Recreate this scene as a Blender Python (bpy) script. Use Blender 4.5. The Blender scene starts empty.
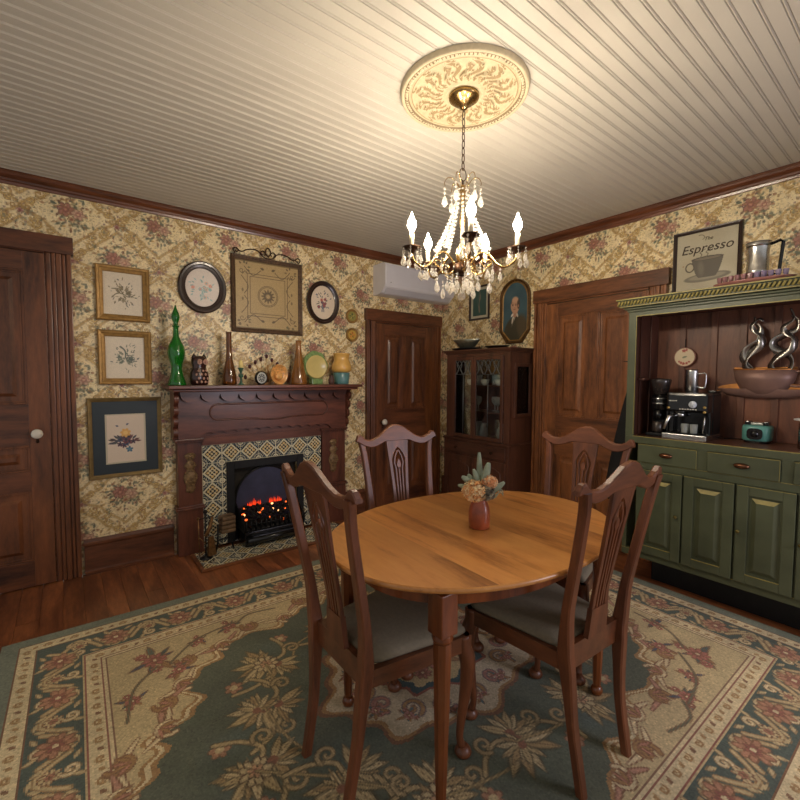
import bpy, bmesh, math, random
import numpy as np
from mathutils import Vector, Matrix, Euler

S = bpy.context.scene
COL = S.collection
PI = math.pi
rnd = random.Random(7)

# ------------------------------------------------------------------ camera, world, light, exposure
CAM_H = 1.35
cam_d = bpy.data.cameras.new('camera')
cam = bpy.data.objects.new('camera', cam_d); COL.objects.link(cam)
cam_d.sensor_width = 36.0; cam_d.lens = 36.0 * 430.0 / 800.0; cam_d.clip_start = 0.05
_yaw, _pit, _rol = 0.9098, 0.0534, 0.0042
_M0 = Matrix(((math.sin(_yaw), -math.cos(_yaw), 0), (0, 0, -1), (math.cos(_yaw), math.sin(_yaw), 0)))
_P = Matrix(((1, 0, 0), (0, math.cos(_pit), -math.sin(_pit)), (0, math.sin(_pit), math.cos(_pit))))
_R = Matrix(((math.cos(_rol), -math.sin(_rol), 0), (math.sin(_rol), math.cos(_rol), 0), (0, 0, 1)))
_M = _R @ _P @ _M0
_rot = Matrix((_M[0], -_M[1], -_M[2])).transposed()
cam.matrix_world = Matrix.Translation((0, 0, CAM_H)) @ _rot.to_4x4()
S.camera = cam

world = bpy.data.worlds.new('world'); S.world = world; world.use_nodes = True
_bg = world.node_tree.nodes['Background']
_bg.inputs[0].default_value = (0.94, 0.91, 0.86, 1); _bg.inputs[1].default_value = 0.44

def area_light(name, loc, target, sx, sy, power, colour):
    d = bpy.data.lights.new(name, 'AREA'); d.shape = 'RECTANGLE'; d.size = sx; d.size_y = sy
    d.energy = power; d.color = colour
    o = bpy.data.objects.new(name, d); COL.objects.link(o)
    o.location = loc
    o.rotation_euler = (Vector(target) - Vector(loc)).to_track_quat('-Z', 'Y').to_euler()
    return o
# daylight of the window behind the camera, on the side of the green hutch
area_light('window_daylight', (2.35, -1.15, 1.25), (1.55, 0.9, 0.35), 0.75, 0.9, 18.0, (0.90, 0.85, 1.0))
BULB_STRENGTH = 500.0
FLAME_STRENGTH = 5.0

S.view_settings.view_transform = 'Standard'
S.view_settings.look = 'None'
S.view_settings.gamma = 1.0
S.view_settings.use_curve_mapping = False
S.view_settings.exposure = 0.14
try:
    S.cycles.caustics_reflective = False
    S.cycles.caustics_refractive = False
    S.cycles.sample_clamp_indirect = 4.0
except Exception:
    pass

# ------------------------------------------------------------------ colour helpers and materials
def lin1(c):
    c = c / 255.0
    return c / 12.92 if c <= 0.04045 else ((c + 0.055) / 1.055) ** 2.4
def lin(c):
    return tuple(lin1(x) for x in c)
def lin4(c):
    return lin(c) + (1.0,)

def new_mat(name):
    m = bpy.data.materials.new(name); m.use_nodes = True
    nt = m.node_tree
    return m, nt, nt.nodes['Principled BSDF']

def N(nt, t, **kw):
    n = nt.nodes.new(t)
    for k, v in kw.items():
        setattr(n, k, v)
    return n

def plain(name, c, rough=0.5, metal=0.0, var=0.12, scale=14.0, bump=0.0, coat=0.0, trans=0.0, ior=1.45, emit=None, estr=0.0, bscale=None):
    """one colour, broken up by a soft procedural noise"""
    m, nt, b = new_mat(name)
    tc = N(nt, 'ShaderNodeTexCoord'); nz = N(nt, 'ShaderNodeTexNoise')
    nz.inputs['Scale'].default_value = scale; nz.inputs['Detail'].default_value = 4
    nt.links.new(tc.outputs['Object'], nz.inputs['Vector'])
    rp = N(nt, 'ShaderNodeValToRGB')
    l = lin(c)
    rp.color_ramp.elements[0].position = 0.3; rp.color_ramp.elements[1].position = 0.7
    rp.color_ramp.elements[0].color = tuple(max(0, x * (1 - var)) for x in l) + (1,)
    rp.color_ramp.elements[1].color = tuple(min(1, x * (1 + var)) for x in l) + (1,)
    nt.links.new(nz.outputs['Fac'], rp.inputs['Fac']); nt.links.new(rp.outputs['Color'], b.inputs['Base Color'])
    b.inputs['Roughness'].default_value = rough; b.inputs['Metallic'].default_value = metal
    b.inputs['Coat Weight'].default_value = coat; b.inputs['Coat Roughness'].default_value = 0.12
    b.inputs['Transmission Weight'].default_value = trans; b.inputs['IOR'].default_value = ior
    if emit:
        b.inputs['Emission Color'].default_value = lin4(emit); b.inputs['Emission Strength'].default_value = estr
    if bump:
        bp = N(nt, 'ShaderNodeBump'); bp.inputs['Strength'].default_value = bump; bp.inputs['Distance'].default_value = 0.004
        n2 = N(nt, 'ShaderNodeTexNoise'); n2.inputs['Scale'].default_value = bscale or scale * 4; n2.inputs['Detail'].default_value = 3
        nt.links.new(tc.outputs['Object'], n2.inputs['Vector'])
        nt.links.new(n2.outputs['Fac'], bp.inputs['Height']); nt.links.new(bp.outputs['Normal'], b.inputs['Normal'])
    return m

def wood(name, dark, light, axis='z', rough=0.38, scale=5.0, coat=0.15, stretch=11.0, tone=False, mid=None, bump=0.15):
    """grain drawn out along one axis of the object"""
    m, nt, b = new_mat(name)
    tc = N(nt, 'ShaderNodeTexCoord'); mp = N(nt, 'ShaderNodeMapping')
    s = {'x': (1 / stretch * 2, 1, 1), 'y': (1, 1 / stretch * 2, 1), 'z': (1, 1, 1 / stretch * 2)}[axis]
    mp.inputs['Scale'].default_value = tuple(k * scale for k in s)
    nt.links.new(tc.outputs['Object'], mp.inputs['Vector'])
    off = None
    if tone:
        at = N(nt, 'ShaderNodeAttribute', attribute_name='tone')
        ad = N(nt, 'ShaderNodeVectorMath', operation='MULTIPLY_ADD')
        nt.links.new(at.outputs['Color'], ad.inputs[0]); ad.inputs[1].default_value = (37, 37, 37)
        nt.links.new(mp.outputs['Vector'], ad.inputs[2]); vec = ad.outputs[0]
    else:
        vec = mp.outputs['Vector']
    n1 = N(nt, 'ShaderNodeTexNoise'); n1.inputs['Scale'].default_value = 1.3; n1.inputs['Detail'].default_value = 5
    n1.inputs['Distortion'].default_value = 1.6
    nt.links.new(vec, n1.inputs['Vector'])
    n2 = N(nt, 'ShaderNodeTexNoise'); n2.inputs['Scale'].default_value = 11.0; n2.inputs['Detail'].default_value = 6
    n2.inputs['Roughness'].default_value = 0.7
    nt.links.new(vec, n2.inputs['Vector'])
    mx = N(nt, 'ShaderNodeMath', operation='MULTIPLY_ADD'); mx.inputs[1].default_value = 0.42
    nt.links.new(n2.outputs['Fac'], mx.inputs[0])
    m3 = N(nt, 'ShaderNodeMath', operation='MULTIPLY'); m3.inputs[1].default_value = 0.62
    nt.links.new(n1.outputs['Fac'], m3.inputs[0]); nt.links.new(m3.outputs[0], mx.inputs[2])
    rp = N(nt, 'ShaderNodeValToRGB'); e = rp.color_ramp.elements
    e[0].position = 0.34; e[1].position = 0.68; e[0].color = lin4(dark); e[1].color = lin4(light)
    if mid:
        k = e.new(0.5); k.color = lin4(mid)
    nt.links.new(mx.outputs[0], rp.inputs['Fac'])
    out = rp.outputs['Color']
    if tone:
        hs = N(nt, 'ShaderNodeHueSaturation')
        mr = N(nt, 'ShaderNodeMapRange'); mr.inputs['To Min'].default_value = 0.72; mr.inputs['To Max'].default_value = 1.25
        nt.links.new(at.outputs['Fac'], mr.inputs['Value']); nt.links.new(mr.outputs[0], hs.inputs['Value'])
        nt.links.new(out, hs.inputs['Color']); out = hs.outputs['Color']
    nt.links.new(out, b.inputs['Base Color'])
    b.inputs['Roughness'].default_value = rough; b.inputs['Coat Weight'].default_value = coat
    b.inputs['Coat Roughness'].default_value = 0.22
    bp = N(nt, 'ShaderNodeBump'); bp.inputs['Strength'].default_value = bump; bp.inputs['Distance'].default_value = 0.002
    nt.links.new(mx.outputs[0], bp.inputs['Height']); nt.links.new(bp.outputs['Normal'], b.inputs['Normal'])
    return m

def painted(name, rough=0.8, nscale=260.0, namt=0.16, bump=0.2, coat=0.0, sheen=0.0, mott=None, mottamt=0.18):
    """surface whose printed or woven pattern is stored on its mesh; a fine noise breaks it up"""
    m, nt, b = new_mat(name)
    at = N(nt, 'ShaderNodeAttribute', attribute_name='pattern')
    tc = N(nt, 'ShaderNodeTexCoord'); nz = N(nt, 'ShaderNodeTexNoise')
    nz.inputs['Scale'].default_value = nscale; nz.inputs['Detail'].default_value = 2
    nt.links.new(tc.outputs['Object'], nz.inputs['Vector'])
    mr = N(nt, 'ShaderNodeMapRange'); mr.inputs['From Min'].default_value = 0.3; mr.inputs['From Max'].default_value = 0.7
    mr.inputs['To Min'].default_value = 1 - namt; mr.inputs['To Max'].default_value = 1 + namt
    nt.links.new(nz.outputs['Fac'], mr.inputs['Value'])
    val = mr.outputs[0]
    if mott:
        nb = N(nt, 'ShaderNodeTexNoise'); nb.inputs['Scale'].default_value = mott; nb.inputs['Detail'].default_value = 3
        nt.links.new(tc.outputs['Object'], nb.inputs['Vector'])
        m2 = N(nt, 'ShaderNodeMapRange'); m2.inputs['From Min'].default_value = 0.3; m2.inputs['From Max'].default_value = 0.7
        m2.inputs['To Min'].default_value = 1 - mottamt; m2.inputs['To Max'].default_value = 1 + mottamt
        nt.links.new(nb.outputs['Fac'], m2.inputs['Value'])
        mm = N(nt, 'ShaderNodeMath', operation='MULTIPLY'); nt.links.new(val, mm.inputs[0]); nt.links.new(m2.outputs[0], mm.inputs[1]); val = mm.outputs[0]
    hs = N(nt, 'ShaderNodeHueSaturation')
    nt.links.new(at.outputs['Color'], hs.inputs['Color']); nt.links.new(val, hs.inputs['Value'])
    nt.links.new(hs.outputs['Color'], b.inputs['Base Color'])
    b.inputs['Roughness'].default_value = rough; b.inputs['Coat Weight'].default_value = coat
    b.inputs['Coat Roughness'].default_value = 0.05; b.inputs['Sheen Weight'].default_value = sheen
    if bump:
        bp = N(nt, 'ShaderNodeBump'); bp.inputs['Strength'].default_value = bump; bp.inputs['Distance'].default_value = 0.002
        nt.links.new(nz.outputs['Fac'], bp.inputs['Height']); nt.links.new(bp.outputs['Normal'], b.inputs['Normal'])
    return m

def clear_glass(name, c=(255, 255, 255), rough=0.0, ior=1.45, glow=0.0):
    """glass that lets light straight through as well as refracting it"""
    m = bpy.data.materials.new(name); m.use_nodes = True; nt = m.node_tree; nt.nodes.clear()
    out = N(nt, 'ShaderNodeOutputMaterial'); g = N(nt, 'ShaderNodeBsdfGlass'); g.inputs['Color'].default_value = lin4(c)
    g.inputs['IOR'].default_value = ior; g.inputs['Roughness'].default_value = rough
    t = N(nt, 'ShaderNodeBsdfTransparent'); t.inputs['Color'].default_value = lin4(c)
    mx = N(nt, 'ShaderNodeMixShader'); mx.inputs[0].default_value = 0.45
    nt.links.new(t.outputs[0], mx.inputs[1]); nt.links.new(g.outputs[0], mx.inputs[2])
    last = mx
    if glow:                                   # light scattered inside the facets
        d = N(nt, 'ShaderNodeBsdfTranslucent'); d.inputs['Color'].default_value = lin4(c)
        d2 = N(nt, 'ShaderNodeBsdfDiffuse'); d2.inputs['Color'].default_value = lin4(c)
        m3 = N(nt, 'ShaderNodeMixShader'); nt.links.new(d.outputs[0], m3.inputs[1]); nt.links.new(d2.outputs[0], m3.inputs[2])
        m2 = N(nt, 'ShaderNodeMixShader'); m2.inputs[0].default_value = glow
        nt.links.new(mx.outputs[0], m2.inputs[1]); nt.links.new(m3.outputs[0], m2.inputs[2]); last = m2
    nt.links.new(last.outputs[0], out.inputs[0])
    return m
def pane_glass(name, refl=0.06):
    m = bpy.data.materials.new(name); m.use_nodes = True; nt = m.node_tree; nt.nodes.clear()
    out = N(nt, 'ShaderNodeOutputMaterial'); g = N(nt, 'ShaderNodeBsdfGlossy'); g.inputs['Roughness'].default_value = 0.03
    t = N(nt, 'ShaderNodeBsdfTransparent'); t.inputs['Color'].default_value = (0.95, 0.97, 0.96, 1)
    mx = N(nt, 'ShaderNodeMixShader'); lw = N(nt, 'ShaderNodeFresnel'); lw.inputs[0].default_value = 1.45
    nt.links.new(lw.outputs[0], mx.inputs[0])
    nt.links.new(t.outputs[0], mx.inputs[1]); nt.links.new(g.outputs[0], mx.inputs[2]); nt.links.new(mx.outputs[0], out.inputs[0])
    return m
def glowing(name, c, strength):
    m = bpy.data.materials.new(name); m.use_nodes = True; nt = m.node_tree; nt.nodes.clear()
    out = N(nt, 'ShaderNodeOutputMaterial'); e = N(nt, 'ShaderNodeEmission'); e.inputs[0].default_value = lin4(c); e.inputs[1].default_value = strength
    nt.links.new(e.outputs[0], out.inputs[0]); return m

# ------------------------------------------------------------------ object helpers
def tag(o, label=None, cat=None, group=None, kind=None):
    if label: o['label'] = label
    if cat: o['category'] = cat
    if group: o['group'] = group
    if kind: o['kind'] = kind
    return o
def thing(name, label, cat, loc=(0, 0, 0), rz=0.0, group=None):
    o = bpy.data.objects.new(name, None); COL.objects.link(o); o.empty_display_size = 0.1
    o.location = loc; o.rotation_euler = (0, 0, rz)
    return tag(o, label, cat, group)
def copy_tree(o, parent=None):
    c = o.copy(); COL.objects.link(c); c.parent = parent
    for ch in list(o.children):
        copy_tree(ch, c)
    return c

class G:
    """collects shapes; build() links them as ONE mesh object"""
    def __init__(self):
        self.v = []; self.f = []; self.tone = []; self.smooth = []
        self.T = Matrix.Identity(4)
    def add(self, vs, fs, smooth=False, tone=0.5):
        b = len(self.v)
        self.v += [tuple(self.T @ Vector(p)) for p in vs]
        for f in fs:
            self.f.append(tuple(b + i for i in f)); self.smooth.append(smooth); self.tone.append(tone)
        return self
    def box(self, x0, x1, y0, y1, z0, z1, bev=0.0, tone=0.5):
        if x0 > x1: x0, x1 = x1, x0
        if y0 > y1: y0, y1 = y1, y0
        if z0 > z1: z0, z1 = z1, z0
        if bev <= 0:
            vs = [(x, y, z) for z in (z0, z1) for y in (y0, y1) for x in (x0, x1)]
            fs = [(0, 2, 3, 1), (4, 5, 7, 6), (0, 1, 5, 4), (2, 6, 7, 3), (0, 4, 6, 2), (1, 3, 7, 5)]
            return self.add(vs, fs, tone=tone)
        b = min(bev, (x1 - x0) * .49, (y1 - y0) * .49, (z1 - z0) * .49)
        bm = bmesh.new()
        bmesh.ops.create_cube(bm, size=1.0)
        for v in bm.verts:
            v.co = Vector(((x0 + x1) / 2 + v.co.x * (x1 - x0), (y0 + y1) / 2 + v.co.y * (y1 - y0), (z0 + z1) / 2 + v.co.z * (z1 - z0)))
        bmesh.ops.bevel(bm, geom=list(bm.edges), offset=b, segments=2, affect='EDGES', profile=0.6)
        bm.verts.index_update()
        self.add([tuple(v.co) for v in bm.verts], [tuple(v.index for v in f.verts) for f in bm.faces], tone=tone)
        bm.free(); return self
    def lathe(self, prof, c=(0, 0, 0), seg=24, axis='z', sx=1.0, sy=1.0, smooth=True, cap=True, a0=0.0):
        """prof: (r, z) from bottom to top"""
        vs = []; fs = []; n = len(prof)
        for r, z in prof:
            for k in range(seg):
                a = a0 + 2 * PI * k / seg
                p = (r * math.cos(a) * sx, r * math.sin(a) * sy, z)
                if axis == 'x': p = (p[2], p[0], p[1])
                elif axis == 'y': p = (p[0], p[2], p[1])
                vs.append((p[0] + c[0], p[1] + c[1], p[2] + c[2]))
        for i in range(n - 1):
            for k in range(seg):
                a, b_ = i * seg + k, i * seg + (k + 1) % seg
                fs.append((a, b_, b_ + seg, a + seg))
        if cap:
            if prof[0][0] > 1e-5: fs.append(tuple(range(seg - 1, -1, -1)))
            if prof[-1][0] > 1e-5: fs.append(tuple(range((n - 1) * seg, n * seg)))
        return self.add(vs, fs, smooth=smooth)
    def tube(self, pts, r, seg=8, closed=False, smooth=True, flat=1.0, cap=True):
        """pts: path; r: radius or list"""
        P = [Vector(p) for p in pts]; n = len(P)
        R = r if isinstance(r, (list, tuple)) else [r] * n
        vs = []; fs = []
        up = None
        for i in range(n):
            if closed: t = P[(i + 1) % n] - P[(i - 1) % n]
            else: t = P[min(i + 1, n - 1)] - P[max(i - 1, 0)]
            if t.length < 1e-9: t = Vector((0, 0, 1))
            t.normalize()
            if up is None:
                up = Vector((0, 0, 1)) if abs(t.z) < 0.9 else Vector((0, 1, 0))
            a = t.cross(up)
            if a.length < 1e-6: a = t.orthogonal()
            a.normalize(); bb = a.cross(t); up = bb
            for k in range(seg):
                th = 2 * PI * k / seg
                vs.append(tuple(P[i] + a * (R[i] * math.cos(th)) + bb * (R[i] * flat * math.sin(th))))
        m = n if closed else n - 1
        for i in range(m):
            for k in range(seg):
                a_, b_ = i * seg + k, i * seg + (k + 1) % seg
                c_, d_ = ((i + 1) % n) * seg + (k + 1) % seg, ((i + 1) % n) * seg + k
                fs.append((a_, b_, c_, d_))
        if not closed and cap:
            fs.append(tuple(range(seg - 1, -1, -1))); fs.append(tuple(range((n - 1) * seg, n * seg)))
        return self.add(vs, fs, smooth=smooth)
    def ball(self, c, r, sx=1, sy=1, sz=1, seg=12, rings=8):
        prof = [(r * math.sin(PI * i / rings), -r * math.cos(PI * i / rings) * sz) for i in range(rings + 1)]
        prof[0] = (0.0001, prof[0][1]); prof[-1] = (0.0001, prof[-1][1])
        return self.lathe(prof, c, seg, sx=sx, sy=sy)
    def prism(self, poly, y0, y1, plane='xz', smooth=False, bev=0.0):
        """poly in the (x,z) plane pushed from y0 to y1 ('xy': in x,y from z0 to z1; 'yz')"""
        n = len(poly)
        def pt(p, d):
            return {'xz': (p[0], d, p[1]), 'xy': (p[0], p[1], d), 'yz': (d, p[0], p[1])}[plane]
        vs = [pt(p, y0) for p in poly] + [pt(p, y1) for p in poly]
        fs = [tuple(range(n)), tuple(range(2 * n - 1, n - 1, -1))] + [(i, i + n, (i + 1) % n + n, (i + 1) % n) for i in range(n)]
        return self.add(vs, fs, smooth=smooth)
    def loft(self, rings, closed_ring=True, cap=False, smooth=False):
        n = len(rings[0]); vs = [p for r in rings for p in r]; fs = []
        for i in range(len(rings) - 1):
            for k in range(n if closed_ring else n - 1):
                fs.append((i * n + k, i * n + (k + 1) % n, (i + 1) * n + (k + 1) % n, (i + 1) * n + k))
        if cap:
            fs.append(tuple(range(n - 1, -1, -1))); fs.append(tuple(range((len(rings) - 1) * n, len(rings) * n)))
        return self.add(vs, fs, smooth=smooth)
    def build(self, name, mat, parent=None, recalc=True, tri=True):
        me = bpy.data.meshes.new(name)
        bm = bmesh.new()
        bv = [bm.verts.new(p) for p in self.v]
        lay = bm.loops.layers.float_color.new('tone') if any(t != 0.5 for t in self.tone) else None
        for f, s, t in zip(self.f, self.smooth, self.tone):
            try:
                bf = bm.faces.new([bv[i] for i in f])
            except ValueError:
                continue
            bf.smooth = s
            if lay:
                for l in bf.loops: l[lay] = (t, t, t, 1)
        if recalc: bmesh.ops.recalc_face_normals(bm, faces=bm.faces)
        big = [f for f in bm.faces if len(f.verts) > 8]
        if big: bmesh.ops.triangulate(bm, faces=big)
        bm.to_mesh(me); bm.free()
        me.materials.append(mat)
        o = bpy.data.objects.new(name, me); COL.objects.link(o)
        if parent: o.parent = parent
        return o

def struct(name, g, mat, parent=None):
    o = g.build(name, mat, parent)
    if parent is None: o['kind'] = 'structure'
    return o

# ------------------------------------------------------------------ patterns drawn onto a grid
class Canvas:
    def __init__(s, w, h, res, bg, wrap=False):
        s.w, s.h, s.wrap = w, h, wrap
        s.nx, s.ny = max(2, int(round(w / res))), max(2, int(round(h / res)))
        s.dx, s.dy = w / s.nx, h / s.ny
        s.a = np.empty((s.ny, s.nx, 3)); s.a[:] = np.array(bg, float)
    def _win(s, x0, x1, y0, y1):
        i0, i1 = int(math.floor(x0 / s.dx)), int(math.ceil(x1 / s.dx)) + 1
        j0, j1 = int(math.floor(y0 / s.dy)), int(math.ceil(y1 / s.dy)) + 1
        if not s.wrap:
            i0, j0 = max(0, i0), max(0, j0); i1, j1 = min(s.nx, i1), min(s.ny, j1)
        if i1 <= i0 or j1 <= j0: return None
        I, J = np.arange(i0, i1), np.arange(j0, j1)
        X, Y = np.meshgrid((I + .5) * s.dx, (J + .5) * s.dy)
        return I % s.nx, J % s.ny, X, Y
    def _mix(s, I, J, m, col):
        sub = s.a[np.ix_(J, I)]
        s.a[np.ix_(J, I)] = sub * (1 - m[..., None]) + np.array(col, float) * m[..., None]
    def blob(s, cx, cy, rx, ry=None, ang=0.0, col=(0, 0, 0), a=1.0, soft=0.25, wob=0.0, n=5, ph=0.0):
        ry = ry or rx; R = max(rx, ry) * (1.3 + wob)
        w = s._win(cx - R, cx + R, cy - R, cy + R)
        if w is None: return
        I, J, X, Y = w; c, q = math.cos(ang), math.sin(ang)
        u = ((X - cx) * c + (Y - cy) * q) / rx; v = (-(X - cx) * q + (Y - cy) * c) / ry
        d = np.sqrt(u * u + v * v)
        if wob: d = d / (1 + wob * np.cos(n * np.arctan2(v, u) + ph))
        m = np.clip((1 - d) / soft + 0.5, 0, 1) * a
        s._mix(I, J, m, col)
    def leaf(s, cx, cy, L, W, ang, col, a=1.0, vein=None):
        """pointed leaf that starts at (cx, cy) and runs along ang"""
        w = s._win(cx - L, cx + L, cy - L, cy + L)
        if w is None: return
        I, J, X, Y = w; c, q = math.cos(ang), math.sin(ang)
        u = ((X - cx) * c + (Y - cy) * q) / L; v = (-(X - cx) * q + (Y - cy) * c) / W
        uu = np.clip(u, 0, 1)
        lim = np.sin(PI * uu ** 0.8)
        m = ((u > 0) & (u < 1)) * np.clip((lim - np.abs(v)) * 3, 0, 1) * a
        s._mix(I, J, m, col)
        if vein is not None:
            m = ((u > 0.05) & (u < .9)) * np.clip((.16 - np.abs(v)) * 6, 0, 1) * a * .8
            s._mix(I, J, m, vein)
    def stroke(s, pts, wd, col, a=1.0):
        ws = wd if isinstance(wd, (list, tuple)) else [wd] * len(pts)
        for k in range(len(pts) - 1):
            (x0, y0), (x1, y1) = pts[k], pts[k + 1]
            r0, r1 = ws[k] / 2, ws[k + 1] / 2; R = max(r0, r1) + s.dx
            w = s._win(min(x0, x1) - R, max(x0, x1) + R, min(y0, y1) - R, max(y0, y1) + R)
            if w is None: continue
            I, J, X, Y = w; dx, dy = x1 - x0, y1 - y0; L2 = dx * dx + dy * dy + 1e-12
            t = np.clip(((X - x0) * dx + (Y - y0) * dy) / L2, 0, 1)
            d = np.hypot(X - x0 - t * dx, Y - y0 - t * dy); rr = r0 + (r1 - r0) * t
            m = np.clip((rr - d) / s.dx + 0.5, 0, 1) * a
            s._mix(I, J, m, col)
    def curve(s, P, wd, col, a=1.0, n=10):
        """Catmull-Rom through P"""
        s.stroke(smooth_path(P, n), wd, col, a)
    def scroll(s, cx, cy, r, a0, turns, wd, col, a=1.0, rim=None, grow=0.15):
        pts = []; n = int(14 * abs(turns)) + 4; ws = []
        for i in range(n):
            t = i / (n - 1); rr = r * (grow + (1 - grow) * t); an = a0 - turns * 2 * PI * (1 - t)
            pts.append((cx + rr * math.cos(an), cy + rr * math.sin(an))); ws.append(wd * (.6 + .4 * t))
        if rim is not None: s.stroke(pts, [w * 1.7 for w in ws], rim, a)
        s.stroke(pts, ws, col, a)
    def flower(s, cx, cy, r, c_out, c_in, n=6, ph=0.0, rim=None, core=None):
        for k in range(n):
            an = ph + 2 * PI * k / n
            if rim is not None: s.blob(cx + .62 * r * math.cos(an), cy + .62 * r * math.sin(an), r * .52, r * .38, an, rim, 1)
            s.blob(cx + .6 * r * math.cos(an), cy + .6 * r * math.sin(an), r * .42, r * .3, an, c_out, 1)
        s.blob(cx, cy, r * .45, col=c_in); 
        if core is not None: s.blob(cx, cy, r * .2, col=core)
    def ring(s, cx, cy, rx, ry, wd, col, a=1.0, n=40):
        s.stroke([(cx + rx * math.cos(2 * PI * i / n), cy + ry * math.sin(2 * PI * i / n)) for i in range(n + 1)], wd, col, a)
    def rect(s, x0, x1, y0, y1, col, a=1.0):
        w = s._win(x0, x1, y0, y1)
        if w is None: return
        I, J, X, Y = w
        s._mix(I, J, ((X >= x0) & (X <= x1) & (Y >= y0) & (Y <= y1)) * a, col)
    def grain(s, amt, seed=1, cell=1):
        r = np.random.RandomState(seed)
        g = r.randn((s.ny + cell - 1) // cell, (s.nx + cell - 1) // cell)
        g = np.repeat(np.repeat(g, cell, 0), cell, 1)[:s.ny, :s.nx]
        s.a = np.clip(s.a * (1 + amt * g[..., None]), 0, 255)

def smooth_path(P, n=10):
    P = [tuple(p) for p in P]; d = len(P[0])
    Q = [P[0]] + P + [P[-1]]; out = []
    for i in range(1, len(Q) - 2):
        p0, p1, p2, p3 = Q[i - 1], Q[i], Q[i + 1], Q[i + 2]
        for k in range(n):
            t = k / n
            out.append(tuple(0.5 * ((2 * p1[j]) + (-p0[j] + p2[j]) * t + (2 * p0[j] - 5 * p1[j] + 4 * p2[j] - p3[j]) * t * t + (-p0[j] + 3 * p1[j] - 3 * p2[j] + p3[j]) * t ** 3) for j in range(d)))
    out.append(P[-1]); return out

def srgb2lin(a):
    a = np.clip(a / 255.0, 0, 1)
    return np.where(a <= 0.04045, a / 12.92, ((a + 0.055) / 1.055) ** 2.4)

def grid_object(name, cv, frame, mat, parent=None, keep=None, height=None, back=None, smooth=False):
    """canvas -> grid mesh. frame(u, v, h) -> point, arrays; one face per cell, the colour on each face corner"""
    nx, ny = cv.nx, cv.ny
    U, V = np.meshgrid(np.linspace(0, cv.w, nx + 1), np.linspace(0, cv.h, ny + 1))
    H = np.zeros_like(U) if height is None else height(U, V)
    P = frame(U.ravel(), V.ravel(), H.ravel())
    co = np.stack(P, 1)
    j, i = np.meshgrid(np.arange(ny), np.arange(nx), indexing='ij')
    a = (j * (nx + 1) + i).ravel()
    F = np.stack([a, a + 1, a + nx + 2, a + nx + 1], 1)
    C = cv.a.reshape(-1, 3)
    if keep is not None:
        uc = ((i + .5) * cv.dx).ravel(); vc = ((j + .5) * cv.dy).ravel()
        k = keep(uc, vc); F = F[k]; C = C[k]
        used = np.unique(F); remap = -np.ones(len(co), int); remap[used] = np.arange(len(used)); co = co[used]; F = remap[F]
    nf = len(F); nv = len(co)
    extra_v = []; extra_f = []
    if back:
        extra_v, extra_f = back
    me = bpy.data.meshes.new(name)
    ev = np.array(extra_v, float).reshape(-1, 3) if len(extra_v) else np.zeros((0, 3))
    co = np.concatenate([co, ev]); ef = np.array(extra_f, int).reshape(-1, 4) if len(extra_f) else np.zeros((0, 4), int)
    F2 = np.concatenate([F, ef + nv]) if len(ef) else F
    me.vertices.add(len(co)); me.vertices.foreach_set('co', co.astype(np.float32).ravel())
    me.loops.add(len(F2) * 4); me.loops.foreach_set('vertex_index', F2.astype(np.int32).ravel())
    me.polygons.add(len(F2)); me.polygons.foreach_set('loop_start', np.arange(0, len(F2) * 4, 4, dtype=np.int32))
    try: me.polygons.foreach_set('loop_total', np.full(len(F2), 4, dtype=np.int32))
    except Exception: pass
    me.update(calc_edges=True)
    at = me.attributes.new('pattern', 'FLOAT_COLOR', 'CORNER')
    L = srgb2lin(C)
    if len(ef): L = np.concatenate([L, np.repeat(L.mean(0)[None], len(ef), 0)])
    L4 = np.concatenate([L, np.ones((len(L), 1))], 1)
    at.data.foreach_set('color', np.repeat(L4, 4, 0).astype(np.float32).ravel())
    if smooth: me.polygons.foreach_set('use_smooth', np.ones(len(F2), bool))
    me.materials.append(mat); me.validate()
    o = bpy.data.objects.new(name, me); COL.objects.link(o)
    if parent: o.parent = parent
    return o

def panel_grid(name, cv, mat, parent, x0, z0, y, keep=None):
    """canvas standing in the local xz plane, facing -y"""
    return grid_object(name, cv, lambda u, v, h: (x0 + u, np.full_like(u, y) - h, z0 + v), mat, parent, keep)
# ------------------------------------------------------------------ shared materials
XB, YA, ZC = 3.37, 3.57, 2.58          # right wall plane, fireplace wall plane, ceiling
X0, Y0 = -1.5, -1.5                    # where the modelled floor and ceiling end behind the camera
M = {}
M['door_v'] = wood('door_wood_upright', (48, 23, 12), (132, 78, 44), 'z', 0.42, 4.0, 0.15)
M['door_x'] = wood('door_wood_across', (48, 23, 12), (124, 72, 42), 'x', 0.42, 4.0, 0.15)
M['door_y'] = wood('door_wood_along_y', (36, 19, 11), (94, 55, 31), 'y', 0.34, 4.0, 0.35)
M['door2_v'] = wood('door_wood_lighter_upright', (60, 31, 16), (166, 104, 60), 'z', 0.40, 4.0, 0.18)
M['door2_x'] = wood('door_wood_lighter_across', (54, 28, 15), (146, 90, 52), 'x', 0.40, 4.0, 0.18)
M['mantel_x'] = wood('mahogany_across', (60, 30, 22), (122, 70, 52), 'x', 0.36, 4.0, 0.25)
M['mantel_z'] = wood('mahogany_upright', (58, 29, 21), (116, 66, 48), 'z', 0.36, 4.0, 0.25)
M['cab_z'] = wood('china_cabinet_wood', (46, 25, 18), (98, 60, 44), 'z', 0.34, 4.0, 0.3)
M['cab_x'] = wood('china_cabinet_wood_across', (46, 25, 18), (98, 60, 44), 'x', 0.34, 4.0, 0.3)
M['floor'] = wood('floor_boards', (82, 43, 24), (168, 102, 60), 'y', 0.34, 4.0, 0.2, tone=True, mid=(122, 71, 42))
M['table'] = wood('table_wood', (130, 78, 34), (208, 148, 82), 'y', 0.30, 3.2, 0.35, tone=True, mid=(192, 130, 68), bump=0.05)
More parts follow.
